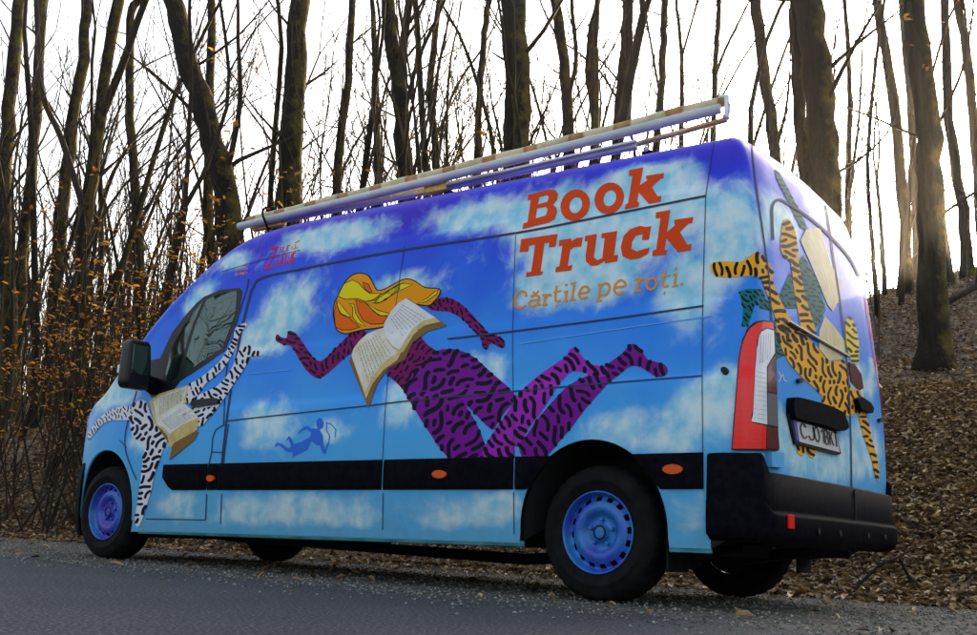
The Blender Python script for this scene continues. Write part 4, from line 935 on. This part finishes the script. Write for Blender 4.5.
# ---------------------------------------------------------------- scattered stuff (one mesh each, real little pieces)
def scatter(name, pts, size, mt, seed, curl=.35, pebble=False):
    rg = np.random.default_rng(seed); n = len(pts); P = np.array(pts)
    yaw = rg.uniform(0, 6.283, n); tl_ = rg.normal(0, .35, n); t2 = rg.normal(0, .35, n); s = size*rg.uniform(.55, 1.35, n)
    if pebble:
        base = np.array([(1, 0, 0), (0, 1, 0), (-1, 0, 0), (0, -1, 0), (0, 0, .7), (0, 0, -.4)]); F = [(0, 1, 4), (1, 2, 4), (2, 3, 4), (3, 0, 4), (1, 0, 5), (2, 1, 5), (3, 2, 5), (0, 3, 5)]
    else:
        base = np.array([(-1, 0, .0), (-.35, .42, curl), (.45, .38, curl*.8), (1, 0, .1), (.4, -.40, curl), (-.4, -.36, curl*1.1)]); F = [(0, 3, 2, 1), (0, 5, 4, 3)]
    m = len(base); jit = rg.uniform(.75, 1.25, (n, m, 1)); V = base[None]*jit*s[:, None, None]
    if not pebble:
        a, b_ = np.sin(tl_)[:, None], np.cos(tl_)[:, None]; y, z = V[..., 1].copy(), V[..., 2].copy(); V[..., 1] = y*b_-z*a; V[..., 2] = y*a+z*b_
        a, b_ = np.sin(t2)[:, None], np.cos(t2)[:, None]; x, z = V[..., 0].copy(), V[..., 2].copy(); V[..., 0] = x*b_+z*a; V[..., 2] = -x*a+z*b_
    a, b_ = np.sin(yaw)[:, None], np.cos(yaw)[:, None]; x, y = V[..., 0].copy(), V[..., 1].copy(); V[..., 0] = x*b_-y*a; V[..., 1] = x*a+y*b_
    V += P[:, None, :]
    nf = len(F); L_ = len(F[0]); Fi = (np.array(F)[None]+np.arange(n)[:, None, None]*m).reshape(-1)
    me = bpy.data.meshes.new(name); me.vertices.add(n*m); me.vertices.foreach_set('co', V.reshape(-1)); me.loops.add(len(Fi)); me.loops.foreach_set('vertex_index', Fi.astype(np.int32))
    me.polygons.add(n*nf); me.polygons.foreach_set('loop_start', np.arange(0, n*nf*L_, L_, dtype=np.int32)); me.polygons.foreach_set('loop_total', np.full(n*nf, L_, dtype=np.int32))
    at = me.attributes.new('tone', 'FLOAT', 'POINT'); at.data.foreach_set('value', np.repeat(rg.uniform(0, 1, n), m).astype(np.float32))
    me.update(calc_edges=True); me.validate()
    return link(name, me, mt)
def tone_mat(name, stops, rough=.7, trans=0.):
    m = mat(name, stops[0][1], rough); b = m.node_tree.nodes['Principled BSDF']
    a = N(m, 'ShaderNodeAttribute', attribute_name='tone'); r = ramp(m, stops, a.outputs['Fac']); L(m, r.outputs[0], b.inputs['Base Color'])
    if trans:
        t = N(m, 'ShaderNodeBsdfTranslucent'); L(m, r.outputs[0], t.inputs['Color']); mx = N(m, 'ShaderNodeMixShader'); mx.inputs[0].default_value = trans
        L(m, b.outputs[0], mx.inputs[1]); L(m, t.outputs[0], mx.inputs[2]); L(m, mx.outputs[0], m.node_tree.nodes['Material Output'].inputs['Surface'])
    return m
LEAF = tone_mat('fallen_leaves', [(0, (.04, .022, .009)), (.3, (.13, .068, .024)), (.6, (.27, .155, .058)), (.85, (.44, .28, .12)), (1, (.62, .45, .24))], .6, .15)
OLEAF = tone_mat('dry_orange_leaves', [(0, (.30, .10, .015)), (.5, (.52, .20, .02)), (1, (.62, .34, .06))], .6, .5)
rd = random.Random(7); lp = []
def inview(p, mrg=260):
    d = p-CAMLOC; z = d.dot(_F)
    if z < .3: return False
    return -mrg < CX+FPX*d.dot(CR)/z < 977+mrg and -mrg < CY-FPX*d.dot(CU)/z < 635+mrg
def drop(n, xr, yr, power=1.):
    c = 0
    for _ in range(n*8):
        if c >= n: break
        x = rd.uniform(*xr); y = yr[0]+(yr[1]-yr[0])*rd.random()**power; p = Vector((x, y, gz(x, y)+.012+rd.random()*.03))
        if inview(p): lp.append(tuple(p)); c += 1
drop(62000, (-4, 6.5), (2.7, 9), 1.3); drop(26000, (-14, 0), (2.7, 7.5), 1.3); drop(32000, (-9, 6), (8, 22), 1.3); drop(14000, (-28, -6), (4, 22)); drop(22000, (-20, -6), (2.8, 10))
for _ in range(1500):
    x = rd.uniform(-9, 3.5); y = 2.7-abs(rd.gauss(0, .28)); lp.append((x, y, .008+rd.random()*.01))
for _ in range(160):
    x = rd.uniform(-9, 3); y = rd.uniform(-.7, 2.5)
    lp.append((x, y, .008))
tag(scatter('fallen_leaves', lp, .036, LEAF, 3), 'brown fallen oak leaves covering the bank beside the road', 'leaves', kind='stuff')
pp = []
for _ in range(15000):
    x = rd.uniform(-9, 3.2); y = rd.uniform(-.75, 2.6); p = Vector((x, y, .002))
    if inview(p): pp.append(tuple(p))
for _ in range(700): pp.append((rd.uniform(-9, 3), -.75-abs(rd.gauss(0, .25)), .003))
PEB = tone_mat('pebbles', [(0, (.06, .055, .045)), (.6, (.16, .15, .125)), (1, (.34, .32, .28))], .9)
tag(scatter('pebbles', pp, .008, PEB, 4, pebble=True), 'small loose stones on the gravel shoulder', 'stones', kind='stuff')

# ---------------------------------------------------------------- trees
def bark_mat(name, c0, c1, sunlit_moss=.5):
    m = mat(name, c0, .95, spec=.2); b = m.node_tree.nodes['Principled BSDF']
    tc = N(m, 'ShaderNodeTexCoord'); mp = N(m, 'ShaderNodeMapping'); mp.inputs['Scale'].default_value = (14, 14, 2.2); L(m, tc.outputs['Object'], mp.inputs[0])
    n = N(m, 'ShaderNodeTexNoise', _Scale=1.6, _Detail=7, _Roughness=.65); L(m, mp.outputs[0], n.inputs['Vector'])
    r = ramp(m, [(.35, c0), (.7, c1)], n.outputs['Fac'])
    n2 = N(m, 'ShaderNodeTexNoise', _Scale=3.5, _Detail=9, _Roughness=.75); L(m, tc.outputs['Object'], n2.inputs['Vector'])
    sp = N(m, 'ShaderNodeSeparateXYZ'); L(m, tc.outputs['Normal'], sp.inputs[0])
    a = N(m, 'ShaderNodeMath', operation='MULTIPLY_ADD'); L(m, sp.outputs['X'], a.inputs[0]); a.inputs[1].default_value = .3; L(m, n2.outputs['Fac'], a.inputs[2])  # mossy yellow kept to one flank, with the sunlit rim painted into it
    mr = N(m, 'ShaderNodeMapRange'); mr.inputs['From Min'].default_value = .68; mr.inputs['From Max'].default_value = .9; mr.inputs['To Max'].default_value = sunlit_moss; L(m, a.outputs[0], mr.inputs['Value'])
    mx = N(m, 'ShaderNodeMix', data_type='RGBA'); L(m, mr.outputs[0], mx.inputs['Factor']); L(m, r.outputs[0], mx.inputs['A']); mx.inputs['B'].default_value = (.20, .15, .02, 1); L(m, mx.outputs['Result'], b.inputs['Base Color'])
    bp = N(m, 'ShaderNodeBump', _Strength=1, _Distance=.03); L(m, n.outputs['Fac'], bp.inputs['Height']); L(m, bp.outputs[0], b.inputs['Normal'])
    return m
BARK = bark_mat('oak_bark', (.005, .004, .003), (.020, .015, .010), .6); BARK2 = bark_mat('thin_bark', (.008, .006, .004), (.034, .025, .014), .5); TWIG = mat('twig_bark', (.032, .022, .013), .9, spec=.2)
def grow(rd, tw, p, d, r, ln, lvl, leaves=None, rmin=.006):
    pts = [p.copy()]; rad = [r]; n = max(3, int(ln/(.55 if lvl < 2 else .35))); seg = ln/n
    end = r*(.5 if lvl < 2 else .3); bend = Vector((rd.gauss(0, .06), rd.gauss(0, .06), .03))
    for i in range(n):
        d = (d+bend+Vector((rd.gauss(0, .07), rd.gauss(0, .07), rd.gauss(0, .03)+.045))).normalized()
        p = p+d*seg; pts.append(p.copy()); rad.append(max(rmin*.6, r+(end-r)*(i+1)/n))
        if lvl < 4 and i >= 1 and rd.random() < (.7 if lvl > 0 else .4):
            a = rd.uniform(0, 6.28); e = d.orthogonal().normalized(); e = Matrix.Rotation(a, 3, d) @ e
            nd = (d*math.cos(R(30))+e*math.sin(R(30))*rd.uniform(.6, 1.3)); nd.z += .28; nd.normalize()
            rr = rad[-1]*rd.uniform(.35, .6)
            if rr > rmin*.7: grow(rd, tw, p, nd, rr, ln*rd.uniform(.35, .65), lvl+1, leaves, rmin)
        if leaves is not None and lvl >= 2 and rd.random() < .8:
            for _ in range(3): leaves.append(tuple(p+Vector((rd.gauss(0, .09), rd.gauss(0, .09), rd.gauss(0, .07)))))
    tw.tube(pts, rad, 5 if lvl > 1 else 7, caps=False)
    return p, d, rad[-1]
def fork(rd, tw, p, d, r, ln, depth, leaves=None):
    p, d, r = grow(rd, tw, p, d, r, ln, 1 if depth < 3 else 0, leaves)
    if depth <= 0 or r < .012: return
    k = 2 if rd.random() < .8 else 3; a0 = rd.uniform(0, 6.28)
    for i in range(k):
        e = Matrix.Rotation(a0+i*6.283/k, 3, d) @ d.orthogonal().normalized()
        nd = (d*math.cos(R(20))+e*math.sin(R(20))*rd.uniform(.5, 1.3)); nd.z += .12; nd.normalize()
        fork(rd, tw, p, nd, r*rd.uniform(.68, .85), ln*rd.uniform(.6, .9), depth-1, leaves)
def flare(path, rad):
    return path, rad
def make_tree(seed, h, r, fh, lean=.05, leafy=False):
    """slender forest tree: bare bole to fh, then forked leaders; base at the origin"""
    rd = random.Random(seed); d = Vector((rd.gauss(0, lean), rd.gauss(0, lean), 1)).normalized(); p = Vector((0, 0, -.3))
    pts = [p]; rad = [r*1.5]; n = max(4, int(fh/.7)); bend = Vector((rd.gauss(0, .02), rd.gauss(0, .02), 0))
    tw = MB(); lv = [] if leafy else None
    for i in range(n):
        d = (d+bend+Vector((rd.gauss(0, .03), rd.gauss(0, .03), 0))).normalized(); p = p+d*((fh+.3)/n); pts.append(p); rad.append(r*(1.12 if i == 0 else 1-.25*i/n))
        if i > n*.35 and rd.random() < .5:
            e = Matrix.Rotation(rd.uniform(0, 6.28), 3, d) @ d.orthogonal().normalized(); grow(rd, tw, p, (d*.8+e*.7).normalized(), rad[-1]*.28, rd.uniform(1, 2.4), 2, lv)
    t = MB(); t.tube(pts, rad, 10, caps=False)
    k = 2 if rd.random() < .7 else 1; a0 = rd.uniform(0, 6.28)
    for i in range(k):
        e = Matrix.Rotation(a0+i*3.14, 3, d) @ d.orthogonal().normalized(); a = R(14) if k == 2 else R(4)
        fork(rd, tw, p, (d*math.cos(a)+e*math.sin(a)).normalized(), rad[-1]*(.74 if k == 2 else .92), (h-fh)*.42, 3, lv)
    return t, tw, lv
protos = []
for s_ in range(12):
    h = 9+s_ % 4*1.6; t, tw, lv = make_tree(100+s_, h, .038+.008*(s_ % 5), 2.2+(s_*37 % 5)*.9, .06)
    tm = mesh_of(t.v, t.f, 'trunk'); cm = mesh_of(tw.v, tw.f, 'crown')
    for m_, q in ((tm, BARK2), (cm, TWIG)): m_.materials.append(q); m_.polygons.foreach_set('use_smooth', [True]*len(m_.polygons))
    protos.append((tm, cm))
def place_tree(k, x, y, s, rz, label, group, tilt=(0, 0)):
    tm, cm = protos[k]; e = empty('bare_tree', (x, y, gz(x, y) if y > 2 else 0)); e.rotation_euler = (tilt[0], tilt[1], rz); e.scale = (s, s, s)
    for nme, m_ in (('trunk', tm), ('crown', cm)):
        o = bpy.data.objects.new(nme, m_); COL.objects.link(o); o.parent = e
    return tag(e, label, 'tree', group)
rd = random.Random(21)
zones = [(-15, 110, 34, 'left edge'), (110, 250, 26, 'left'), (250, 520, 50, 'mid'), (520, 740, 24, 'midright'), (740, 990, 9, 'right'), (-15, 110, 30, 'far left edge'), (110, 260, 30, 'far left'), (-230, -15, 16, 'outer left'), (995, 1180, 9, 'outer right'), (250, 520, 20, 'far mid')]
lab = {'outer left': 'slim bare tree beyond the left edge of the photo', 'outer right': 'slim bare tree beyond the right edge of the photo', 'far left edge': 'distant thin trunk in the densest part of the wood at the left', 'far left': 'distant thin trunk seen over the van bonnet and cab', 'far mid': 'distant thin trunk seen just above the front half of the van roof', 'left edge': 'slim bare trunk in the dense wood at the left, beyond the bank', 'left': 'slim bare tree rising behind the van bonnet and cab', 'mid': 'slim bare tree showing above the front half of the van roof', 'midright': 'slim bare tree showing above the lettering end of the van roof', 'right': 'thin bare tree on the hill crest right of the van'}
placed = []
for (u0, u1, n, nm_) in zones:
    for i in range(n):
        for _ in range(30):
            u = rd.uniform(u0, u1); dist = rd.uniform(45, 85) if 'far' in nm_ else (rd.uniform(13, 42) if 'right' not in nm_ else rd.uniform(16, 40))
            d = pxdir(u, 450); x = CAMLOC.x+d.x*dist; y = CAMLOC.y+d.y*dist
            if y > 5.5 and all((x-a)**2+(y-b_)**2 > .5 for a, b_ in placed): break
        placed.append((x, y))
        place_tree(rd.randrange(12), x, y, rd.uniform(.8, 1.45) if dist > 16 else rd.uniform(.7, 1.), rd.uniform(0, 6.28), lab[nm_], 'slim trees '+nm_, (rd.gauss(0, .04), rd.gauss(0, .04)))
# named foreground trees, each standing where the photo shows it
def main_tree(pts, w0, w1, Y, label, forks=(), seed=0, twigs=4, foliage=None, top=3.0):
    """pts: trunk centre line in the photo, bottom to top, on the vertical plane y=Y; widths in photo pixels"""
    P = [px_y(u, v, Y) for u, v in pts]; dist = [(p-CAMLOC).dot(_F) for p in P]
    r0 = w0*dist[0]/FPX/2; r1 = w1*dist[-1]/FPX/2; rdm = random.Random(seed+77)
    base = P[0]; g = gz(base.x, Y)
    d0 = (P[0]-P[1]).normalized()
    if base.z > g:
        k = (base.z-g+.3)/max(.3, -d0.z) if d0.z < -.3 else 0; foot = P[0]+d0*k if k else Vector((base.x, Y, g-.3))
    else: foot = Vector((base.x, Y, g-.3))
    d1 = (P[-1]-P[-2]).normalized(); ext = P[-1]+d1*1.2
    path = [foot]+P+[ext]; m = len(path); zf = path[0].z; zt = path[-1].z
    fine = [Vector(q) for q in curve([tuple(q) for q in path], 5)]
    rad = []
    for i, q in enumerate(fine):
        s = max(0, min(1, (q.z-P[0].z)/(max(.5, P[-1].z-P[0].z)))); r = r0+(r1-r0)*s
        hg = q.z-g; r *= 1+.45*math.exp(-max(0, hg)*3.2)
        rad.append(r*(1+.05*math.sin(i*1.7+seed)))
        if 0 < i < len(fine)-1: fine[i] = q+Vector((rdm.gauss(0, .012), rdm.gauss(0, .012), 0))*(r0/.1)
    e = empty('forest_tree', (foot.x, foot.y, g))
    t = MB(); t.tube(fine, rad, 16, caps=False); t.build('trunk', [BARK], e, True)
    tw = MB(); lv = [] if foliage else None
    for fk in forks:
        fp, fw0, fw1 = fk; Q = [px_y(u, v, Y) for u, v in fp]; q0 = fw0*(Q[0]-CAMLOC).dot(_F)/FPX/2; q1 = fw1*(Q[-1]-CAMLOC).dot(_F)/FPX/2
        fc = [Vector(q) for q in curve([tuple(q) for q in Q], 4)]; tw.tube(fc, [q0+(q1-q0)*i/(len(fc)-1) for i in range(len(fc))], 9, caps=False)
        dd = (fc[-1]-fc[-3]).normalized(); grow(rdm, tw, fc[-1], dd, q1, 2.5, 1, lv)
        for _ in range(2): i = rdm.randrange(2, len(fc)-1); grow(rdm, tw, fc[i], (dd+Vector((rdm.gauss(0, .6), rdm.gauss(0, .6), .3))).normalized(), q1*.5, 1.6, 2, lv)
    fork(rdm, tw, ext-d1*.05, d1, rad[-1]*.9, top, 2, lv)
    for _ in range(twigs):
        i = rdm.randrange(len(fine)//3, len(fine)-2); a = rdm.uniform(0, 6.28)
        grow(rdm, tw, fine[i], Vector((math.cos(a), math.sin(a)*.6, rdm.uniform(.2, .9))).normalized(), max(.012, rad[i]*rdm.uniform(.12, .25)), rdm.uniform(1.2, 2.6), 2, lv)
    tw.build('crown', [TWIG], e, True)
    if lv:
        lv = lv[:foliage]; o = scatter('dry_leaves', lv, .05, OLEAF, seed); o.parent = e; o.location = -root_loc(e)
    return tag(e, label, 'tree')
main_tree([(936, 411), (933, 330), (931, 220), (927, 120), (914, 0)], 31, 21, 10.2, 'stout dark tree on the leafy bank right of the van, visible to its foot', seed=1, twigs=6, foliage=60, forks=[([(928, 150), (945, 110), (962, 70), (972, 20)], 4, 2)])
main_tree([(905, 318), (904, 220), (892, 90), (876, 0)], 13, 9, 17, 'slender curved tree just left of the stout tree on the right-hand bank', seed=2, twigs=5, foliage=40)
main_tree([(917, 330), (915, 200), (910, 100), (902, 0)], 9, 7, 21, 'thin straight tree half hidden behind the stout tree on the right-hand bank', seed=3, twigs=4)
main_tree([(969, 290), (962, 210), (950, 120), (944, 0)], 12, 8, 17.5, 'thin tree in the sun glare between the stout tree and the right edge', seed=4, twigs=4, foliage=60)
main_tree([(985, 300), (980, 200), (972, 100), (957, 0)], 12, 8, 16, 'dark leaning tree cut by the right edge of the photo', seed=5, twigs=5, foliage=50, forks=[([(975, 130), (968, 80), (966, 40)], 4, 3)])
main_tree([(826, 300), (824, 200), (819, 100), (809, 0)], 32, 27, 9.5, 'thickest dark mossy tree directly behind the rear roof corner of the van', seed=6, twigs=3)
main_tree([(812, 300), (804, 180), (798, 80), (796, 0)], 16, 11, 10.4, 'medium trunk pressed against the left side of the thickest tree behind the van rear', seed=7, twigs=3)
main_tree([(778, 200), (774, 140), (764, 70), (755, 0)], 12, 11, 13, 'leaning trunk above the rear roof corner, between the roof poles and the thickest tree', seed=8, twigs=6, forks=[([(776, 150), (786, 110), (790, 70)], 4, 2)])
main_tree([(848, 260), (848, 160), (850, 90), (845, 0)], 7, 4, 17, 'spindly twin-stemmed tree right of the thickest tree behind the van', seed=9, twigs=6, foliage=25, forks=[([(849, 190), (858, 130), (862, 60)], 4, 2)])
main_tree([(876, 290), (872, 240), (868, 160), (876, 60), (884, 0)], 5, 3, 15, 'very thin wavy stem standing alone against the sky right of the van roof', seed=10, twigs=4)
main_tree([(516, 240), (516, 160), (516, 80), (514, 0)], 28, 25, 9, 'thick straight dark tree behind the middle of the roof poles', seed=11, twigs=3)
main_tree([(290, 260), (290, 180), (294, 90), (301, 0)], 27, 19, 9, 'thick upright mossy tree above the front end of the roof poles', seed=12, twigs=5, foliage=20)
main_tree([(240, 300), (226, 190), (205, 115), (188, 60), (172, -5)], 27, 19, 7.5, 'thick mossy tree leaning left over the van cab', seed=13, twigs=7, foliage=60, forks=[([(222, 185), (232, 150), (240, 100), (238, 40)], 7, 4)])
main_tree([(404, 260), (405, 170), (400, 90), (391, 40), (388, -5)], 18, 14, 10, 'sturdy forked tree with mossy yellow edges behind the front half of the roof poles', seed=14, twigs=6, forks=[([(401, 80), (404, 40), (410, -5)], 10, 8), ([(403, 120), (418, 60), (436, 20), (448, -8)], 5, 3)])
main_tree([(376, 260), (378, 180), (376, 90), (372, 0)], 10, 5, 13, 'slim dark tree immediately left of the sturdy forked tree behind the roof poles', seed=15, twigs=8)
main_tree([(571, 200), (569, 140), (563, 60), (554, -5)], 13, 10, 11, 'curving trunk above the first orange word on the van', seed=16, twigs=6, forks=[([(567, 100), (576, 60), (572, 10)], 5, 4)])
main_tree([(614, 180), (620, 100), (626, 40), (628, -5)], 9, 11, 12, 'trunk leaning right with a second stem beside it above the letters of the van', seed=17, twigs=5, forks=[([(628, 120), (630, 60), (629, 0)], 7, 6)])
main_tree([(655, 160), (661, 90), (664, 30), (665, -5)], 8, 7, 14, 'grey slim tree above the end of the orange lettering', seed=18, twigs=8, forks=[([(659, 90), (652, 50), (645, 10)], 3, 2)])
main_tree([(713, 140), (715, 70), (718, 20), (719, -5)], 6, 5, 15, 'thin many-twigged tree behind the rear end plate of the roof rack', seed=19, twigs=10, forks=[([(714, 80), (725, 50), (745, 10)], 4, 2)])
main_tree([(681, 170), (682, 90), (681, 50), (676, 0)], 6, 3, 15, 'slight Y-shaped tree between the grey slim tree and the rack end plate', seed=20, twigs=7, forks=[([(681, 60), (688, 35), (698, 0)], 3, 2)])
main_tree([(478, 230), (478, 150), (482, 60), (488, 0)], 8, 6, 13, 'pale slim tree just left of the thick straight tree behind the poles', seed=21, twigs=8)
main_tree([(600, 200), (594, 120), (588, 60), (598, 0)], 8, 6, 13.5, 'slim forking tree between the curving trunk and the right-leaning trunk', seed=22, twigs=7)
main_tree([(80, 400), (82, 320), (85, 230), (97, 140), (118, 0)], 15, 11, 8, 'dark forked tree with a sunlit yellow edge, left of the cab', seed=23, twigs=6, foliage=90, forks=[([(100, 120), (122, 66), (138, 20), (150, -10)], 9, 6), ([(84, 210), (62, 140), (42, 90), (36, -8)], 7, 5)])
main_tree([(8, 330), (4, 190), (11, 90), (20, -5)], 16, 12, 9, 'sturdy trunk at the far left edge of the photo', seed=24, twigs=6, foliage=60)
main_tree([(14, 400), (22, 260), (36, 120), (42, -5)], 12, 10, 10, 'brown trunk second from the left edge, leaning right', seed=25, twigs=6, foliage=60)
main_tree([(52, 380), (57, 260), (70, 150), (84, 40), (86, -5)], 15, 10, 9.5, 'mossy trunk just left of the dark forked tree beside the cab', seed=26, twigs=6, foliage=80)
main_tree([(140, 320), (138, 220), (130, 120), (131, 20), (140, -5)], 11, 8, 11, 'medium trunk above the wing mirror', seed=27, twigs=7, foliage=90)
main_tree([(215, 300), (208, 200), (210, 100), (212, 0)], 11, 8, 10.5, 'upright trunk hidden partly behind the leaning mossy tree', seed=28, twigs=6, foliage=50)
main_tree([(338, 240), (338, 160), (348, 80), (352, 0)], 10, 7, 12, 'slim dark tree between the thick upright tree and the forked tree above the roof poles', seed=29, twigs=8)
main_tree([(440, 230), (436, 150), (430, 90), (440, 0)], 9, 6, 12.5, 'slim tree just right of the sturdy forked tree above the roof poles', seed=30, twigs=8)

# saplings that still hold orange leaves
def sapling_meshes(seed, h=2.2):
    rdm = random.Random(seed); tw = MB(); lv = []
    st_ = MB()
    for _ in range(3):
        d = Vector((rdm.gauss(0, .25), rdm.gauss(0, .25), 1)).normalized(); grow(rdm, st_, Vector((rdm.gauss(0, .1), rdm.gauss(0, .1), -.1)), d, .016, h*rdm.uniform(.8, 1.2), 1, lv, .003)
    return st_, lv
saps = []
for s_ in range(4):
    a, lv = sapling_meshes(300+s_); lf = scatter('leaves_tmp', lv, .042, OLEAF, s_); sm_ = mesh_of(a.v, a.f, 'stem'); sm_.materials.append(TWIG); saps.append((sm_, lf.data)); bpy.data.objects.remove(lf)
def sapling(x, y, s, k, label, group, leaf=True, name='leafy_sapling', cat='sapling'):
    e = empty(name, (x, y, gz(x, y))); e.scale = (s, s, s); e.rotation_euler = (0, 0, rd.uniform(0, 6.28))
    for nme, m_ in (('stem', saps[k][0]),)+((('leaves', saps[k][1]),) if leaf else ()):
        o = bpy.data.objects.new(nme, m_); COL.objects.link(o); o.parent = e
    return tag(e, label, cat, group)
for i in range(70):
    u = rd.uniform(-10, 250); dist = rd.uniform(9.5, 20); d = pxdir(u, 450); x, y = CAMLOC.x+d.x*dist, CAMLOC.y+d.y*dist
    if y < 3.2: y = 3.2+rd.random()*1.5
    sapling(x, y, rd.uniform(.7, 1.25), i % 4, 'low sapling with dry orange leaves on the bank left of the van', 'orange-leaved saplings left of the van')
# uncountable thin understorey stems between the trunks
def understorey(name, n, u0, u1, d0, d1, seed, label):
    rdm = random.Random(seed); t = MB()
    for _ in range(n):
        u = rdm.uniform(u0, u1); dist = d0+(d1-d0)*rdm.random()**.8; d = pxdir(u, 450); x, y = CAMLOC.x+d.x*dist, CAMLOC.y+d.y*dist
        if y < 4: continue
        h = rdm.uniform(2.5, 8); r = rdm.uniform(.012, .032); p = Vector((x, y, gz(x, y)-.1)); dd = Vector((rdm.gauss(0, .10), rdm.gauss(0, .10), 1)).normalized(); pts = [p]; k = 6
        for i in range(k):
            dd = (dd+Vector((rdm.gauss(0, .07), rdm.gauss(0, .07), .02))).normalized(); p = p+dd*(h/k); pts.append(p)
            if i > 0:
                for _2 in range(2):
                    e = (dd+Vector((rdm.gauss(0, .45), rdm.gauss(0, .45), .1))).normalized(); l = rdm.uniform(.4, 1.4); q = p+e*l*.5; q2 = q+(e+Vector((rdm.gauss(0, .2), rdm.gauss(0, .2), .25))).normalized()*l*.5
                    t.tube([p, q, q2], [r*.45, r*.3, r*.12], 3, caps=False)
        t.tube(pts, [r*(1-.8*i/k) for i in range(k+1)], 4, caps=False)
    o = t.build(name, [UND]); tag(o, label, 'undergrowth', kind='stuff')
UND = noisy('understorey_bark', (.03, .019, .009), (.10, .065, .022), .6, .9)
understorey('undergrowth', 650, -20, 270, 22, 65, 61, 'dense thin stems filling the wood left of the van')
understorey('undergrowth', 420, 250, 560, 14, 50, 62, 'thin stems between the trunks above the van roof front')
understorey('undergrowth', 60, 560, 900, 16, 34, 63, 'sparse thin stems behind the rear half of the van roof')
# bare tangled undergrowth on the left bank
tang = []
for s_ in range(3):
    rdm = random.Random(500+s_); t = MB()
    for _ in range(26):
        d = Vector((rdm.gauss(0, .8), rdm.gauss(0, .8), rdm.uniform(.2, 1))).normalized(); grow(rdm, t, Vector((rdm.gauss(0, .3), rdm.gauss(0, .3), 0)), d, .008, rdm.uniform(.5, 1.3), 3, None, .003)
    m_ = mesh_of(t.v, t.f, 'brush'); m_.materials.append(TWIG); tang.append(m_)
for i in range(16):
    if i < 8: u = rd.uniform(-10, 150); dist = rd.uniform(8.8, 14)
    else: u = rd.uniform(-10, 230); dist = rd.uniform(12, 20)
    d = pxdir(u, 500); x, y = CAMLOC.x+d.x*dist, CAMLOC.y+d.y*dist
    if y < 3.0: y = 3.0+rd.random()
    o = bpy.data.objects.new('tangled_bush', tang[i % 3]); COL.objects.link(o); o.location = (x, y, gz(x, y)); o.rotation_euler = (0, 0, rd.uniform(0, 6.28)); q = rd.uniform(.6, 1.2); o.scale = (q, q, q*.8)
    tag(o, 'leafless tangled bush on the dark bank left of the van', 'bush', 'tangled bushes on the left bank')
# fallen branch behind the rear bumper
b = MB(); B = lambda u, v, y: px_y(u, v, y)
b.tube([B(846, 602, 2.75), B(862, 582, 2.9), B(880, 565, 2.9), B(899, 557, 3.0), B(908, 575, 3.1), B(925, 592, 3.1), B(945, 608, 3.0)], [.008, .010, .012, .014, .012, .010, .006], 6)
b.tube([B(899, 557, 3.0), B(915, 548, 3.2), B(930, 540, 3.4)], [.011, .007, .004], 5); b.tube([B(870, 575, 2.9), B(862, 568, 2.9), B(858, 560, 3.0)], [.007, .005, .003], 5)
tag(b.build('fallen_branch', [TWIG], None, True), 'thin crooked fallen branch lying at the foot of the bank behind the rear bumper', 'branch')
b = MB()
for k in range(5):
    x = rd.uniform(1.2, 2.6); y = rd.uniform(3.3, 6); a = rd.uniform(0, 3); z = gz(x, y)
    c_ = MB(); c_.tube([(x, y, z+.03), (x+.25*math.cos(a), y+.25*math.sin(a), gz(x+.25*math.cos(a), y+.25*math.sin(a))+.06), (x+.5*math.cos(a+.3), y+.5*math.sin(a+.3), gz(x+.5*math.cos(a+.3), y+.5*math.sin(a+.3))+.04)], [.009, .007, .004], 5)
    tag(c_.build('twig', [TWIG], None, True), 'short dead twig lying among the leaves of the right-hand bank', 'twig', 'twigs on the right-hand bank')
# the wood across the road, which the cab window and paint reflect
rd = random.Random(5)
for i in range(42):
    x = rd.uniform(-45, -10) if i < 32 else rd.uniform(-10, 14); y = rd.uniform(-22, -9.8)
    place_tree(rd.randrange(12), x, y, rd.uniform(1.2, 2.0), rd.uniform(0, 6.28), 'bare tree in the wood across the road, mirrored in the cab window', 'trees across the road')

# thin haze volume, added to make the low sun glow
if HAZE:
    b = MB(); b.box(-300, 240, -160, 330, -40, 60, 0)
    hm = bpy.data.materials.new('glow_haze'); hm.use_nodes = True; hn = hm.node_tree; hn.nodes.remove(hn.nodes['Principled BSDF'])
    pv = hn.nodes.new('ShaderNodeVolumePrincipled'); pv.inputs['Density'].default_value = HAZE; pv.inputs['Anisotropy'].default_value = .9; pv.inputs['Color'].default_value = (1, .95, .88, 1)
    hn.links.new(pv.outputs[0], hn.nodes['Material Output'].inputs['Volume'])
    tag(b.build('haze', [hm]), kind='stuff')
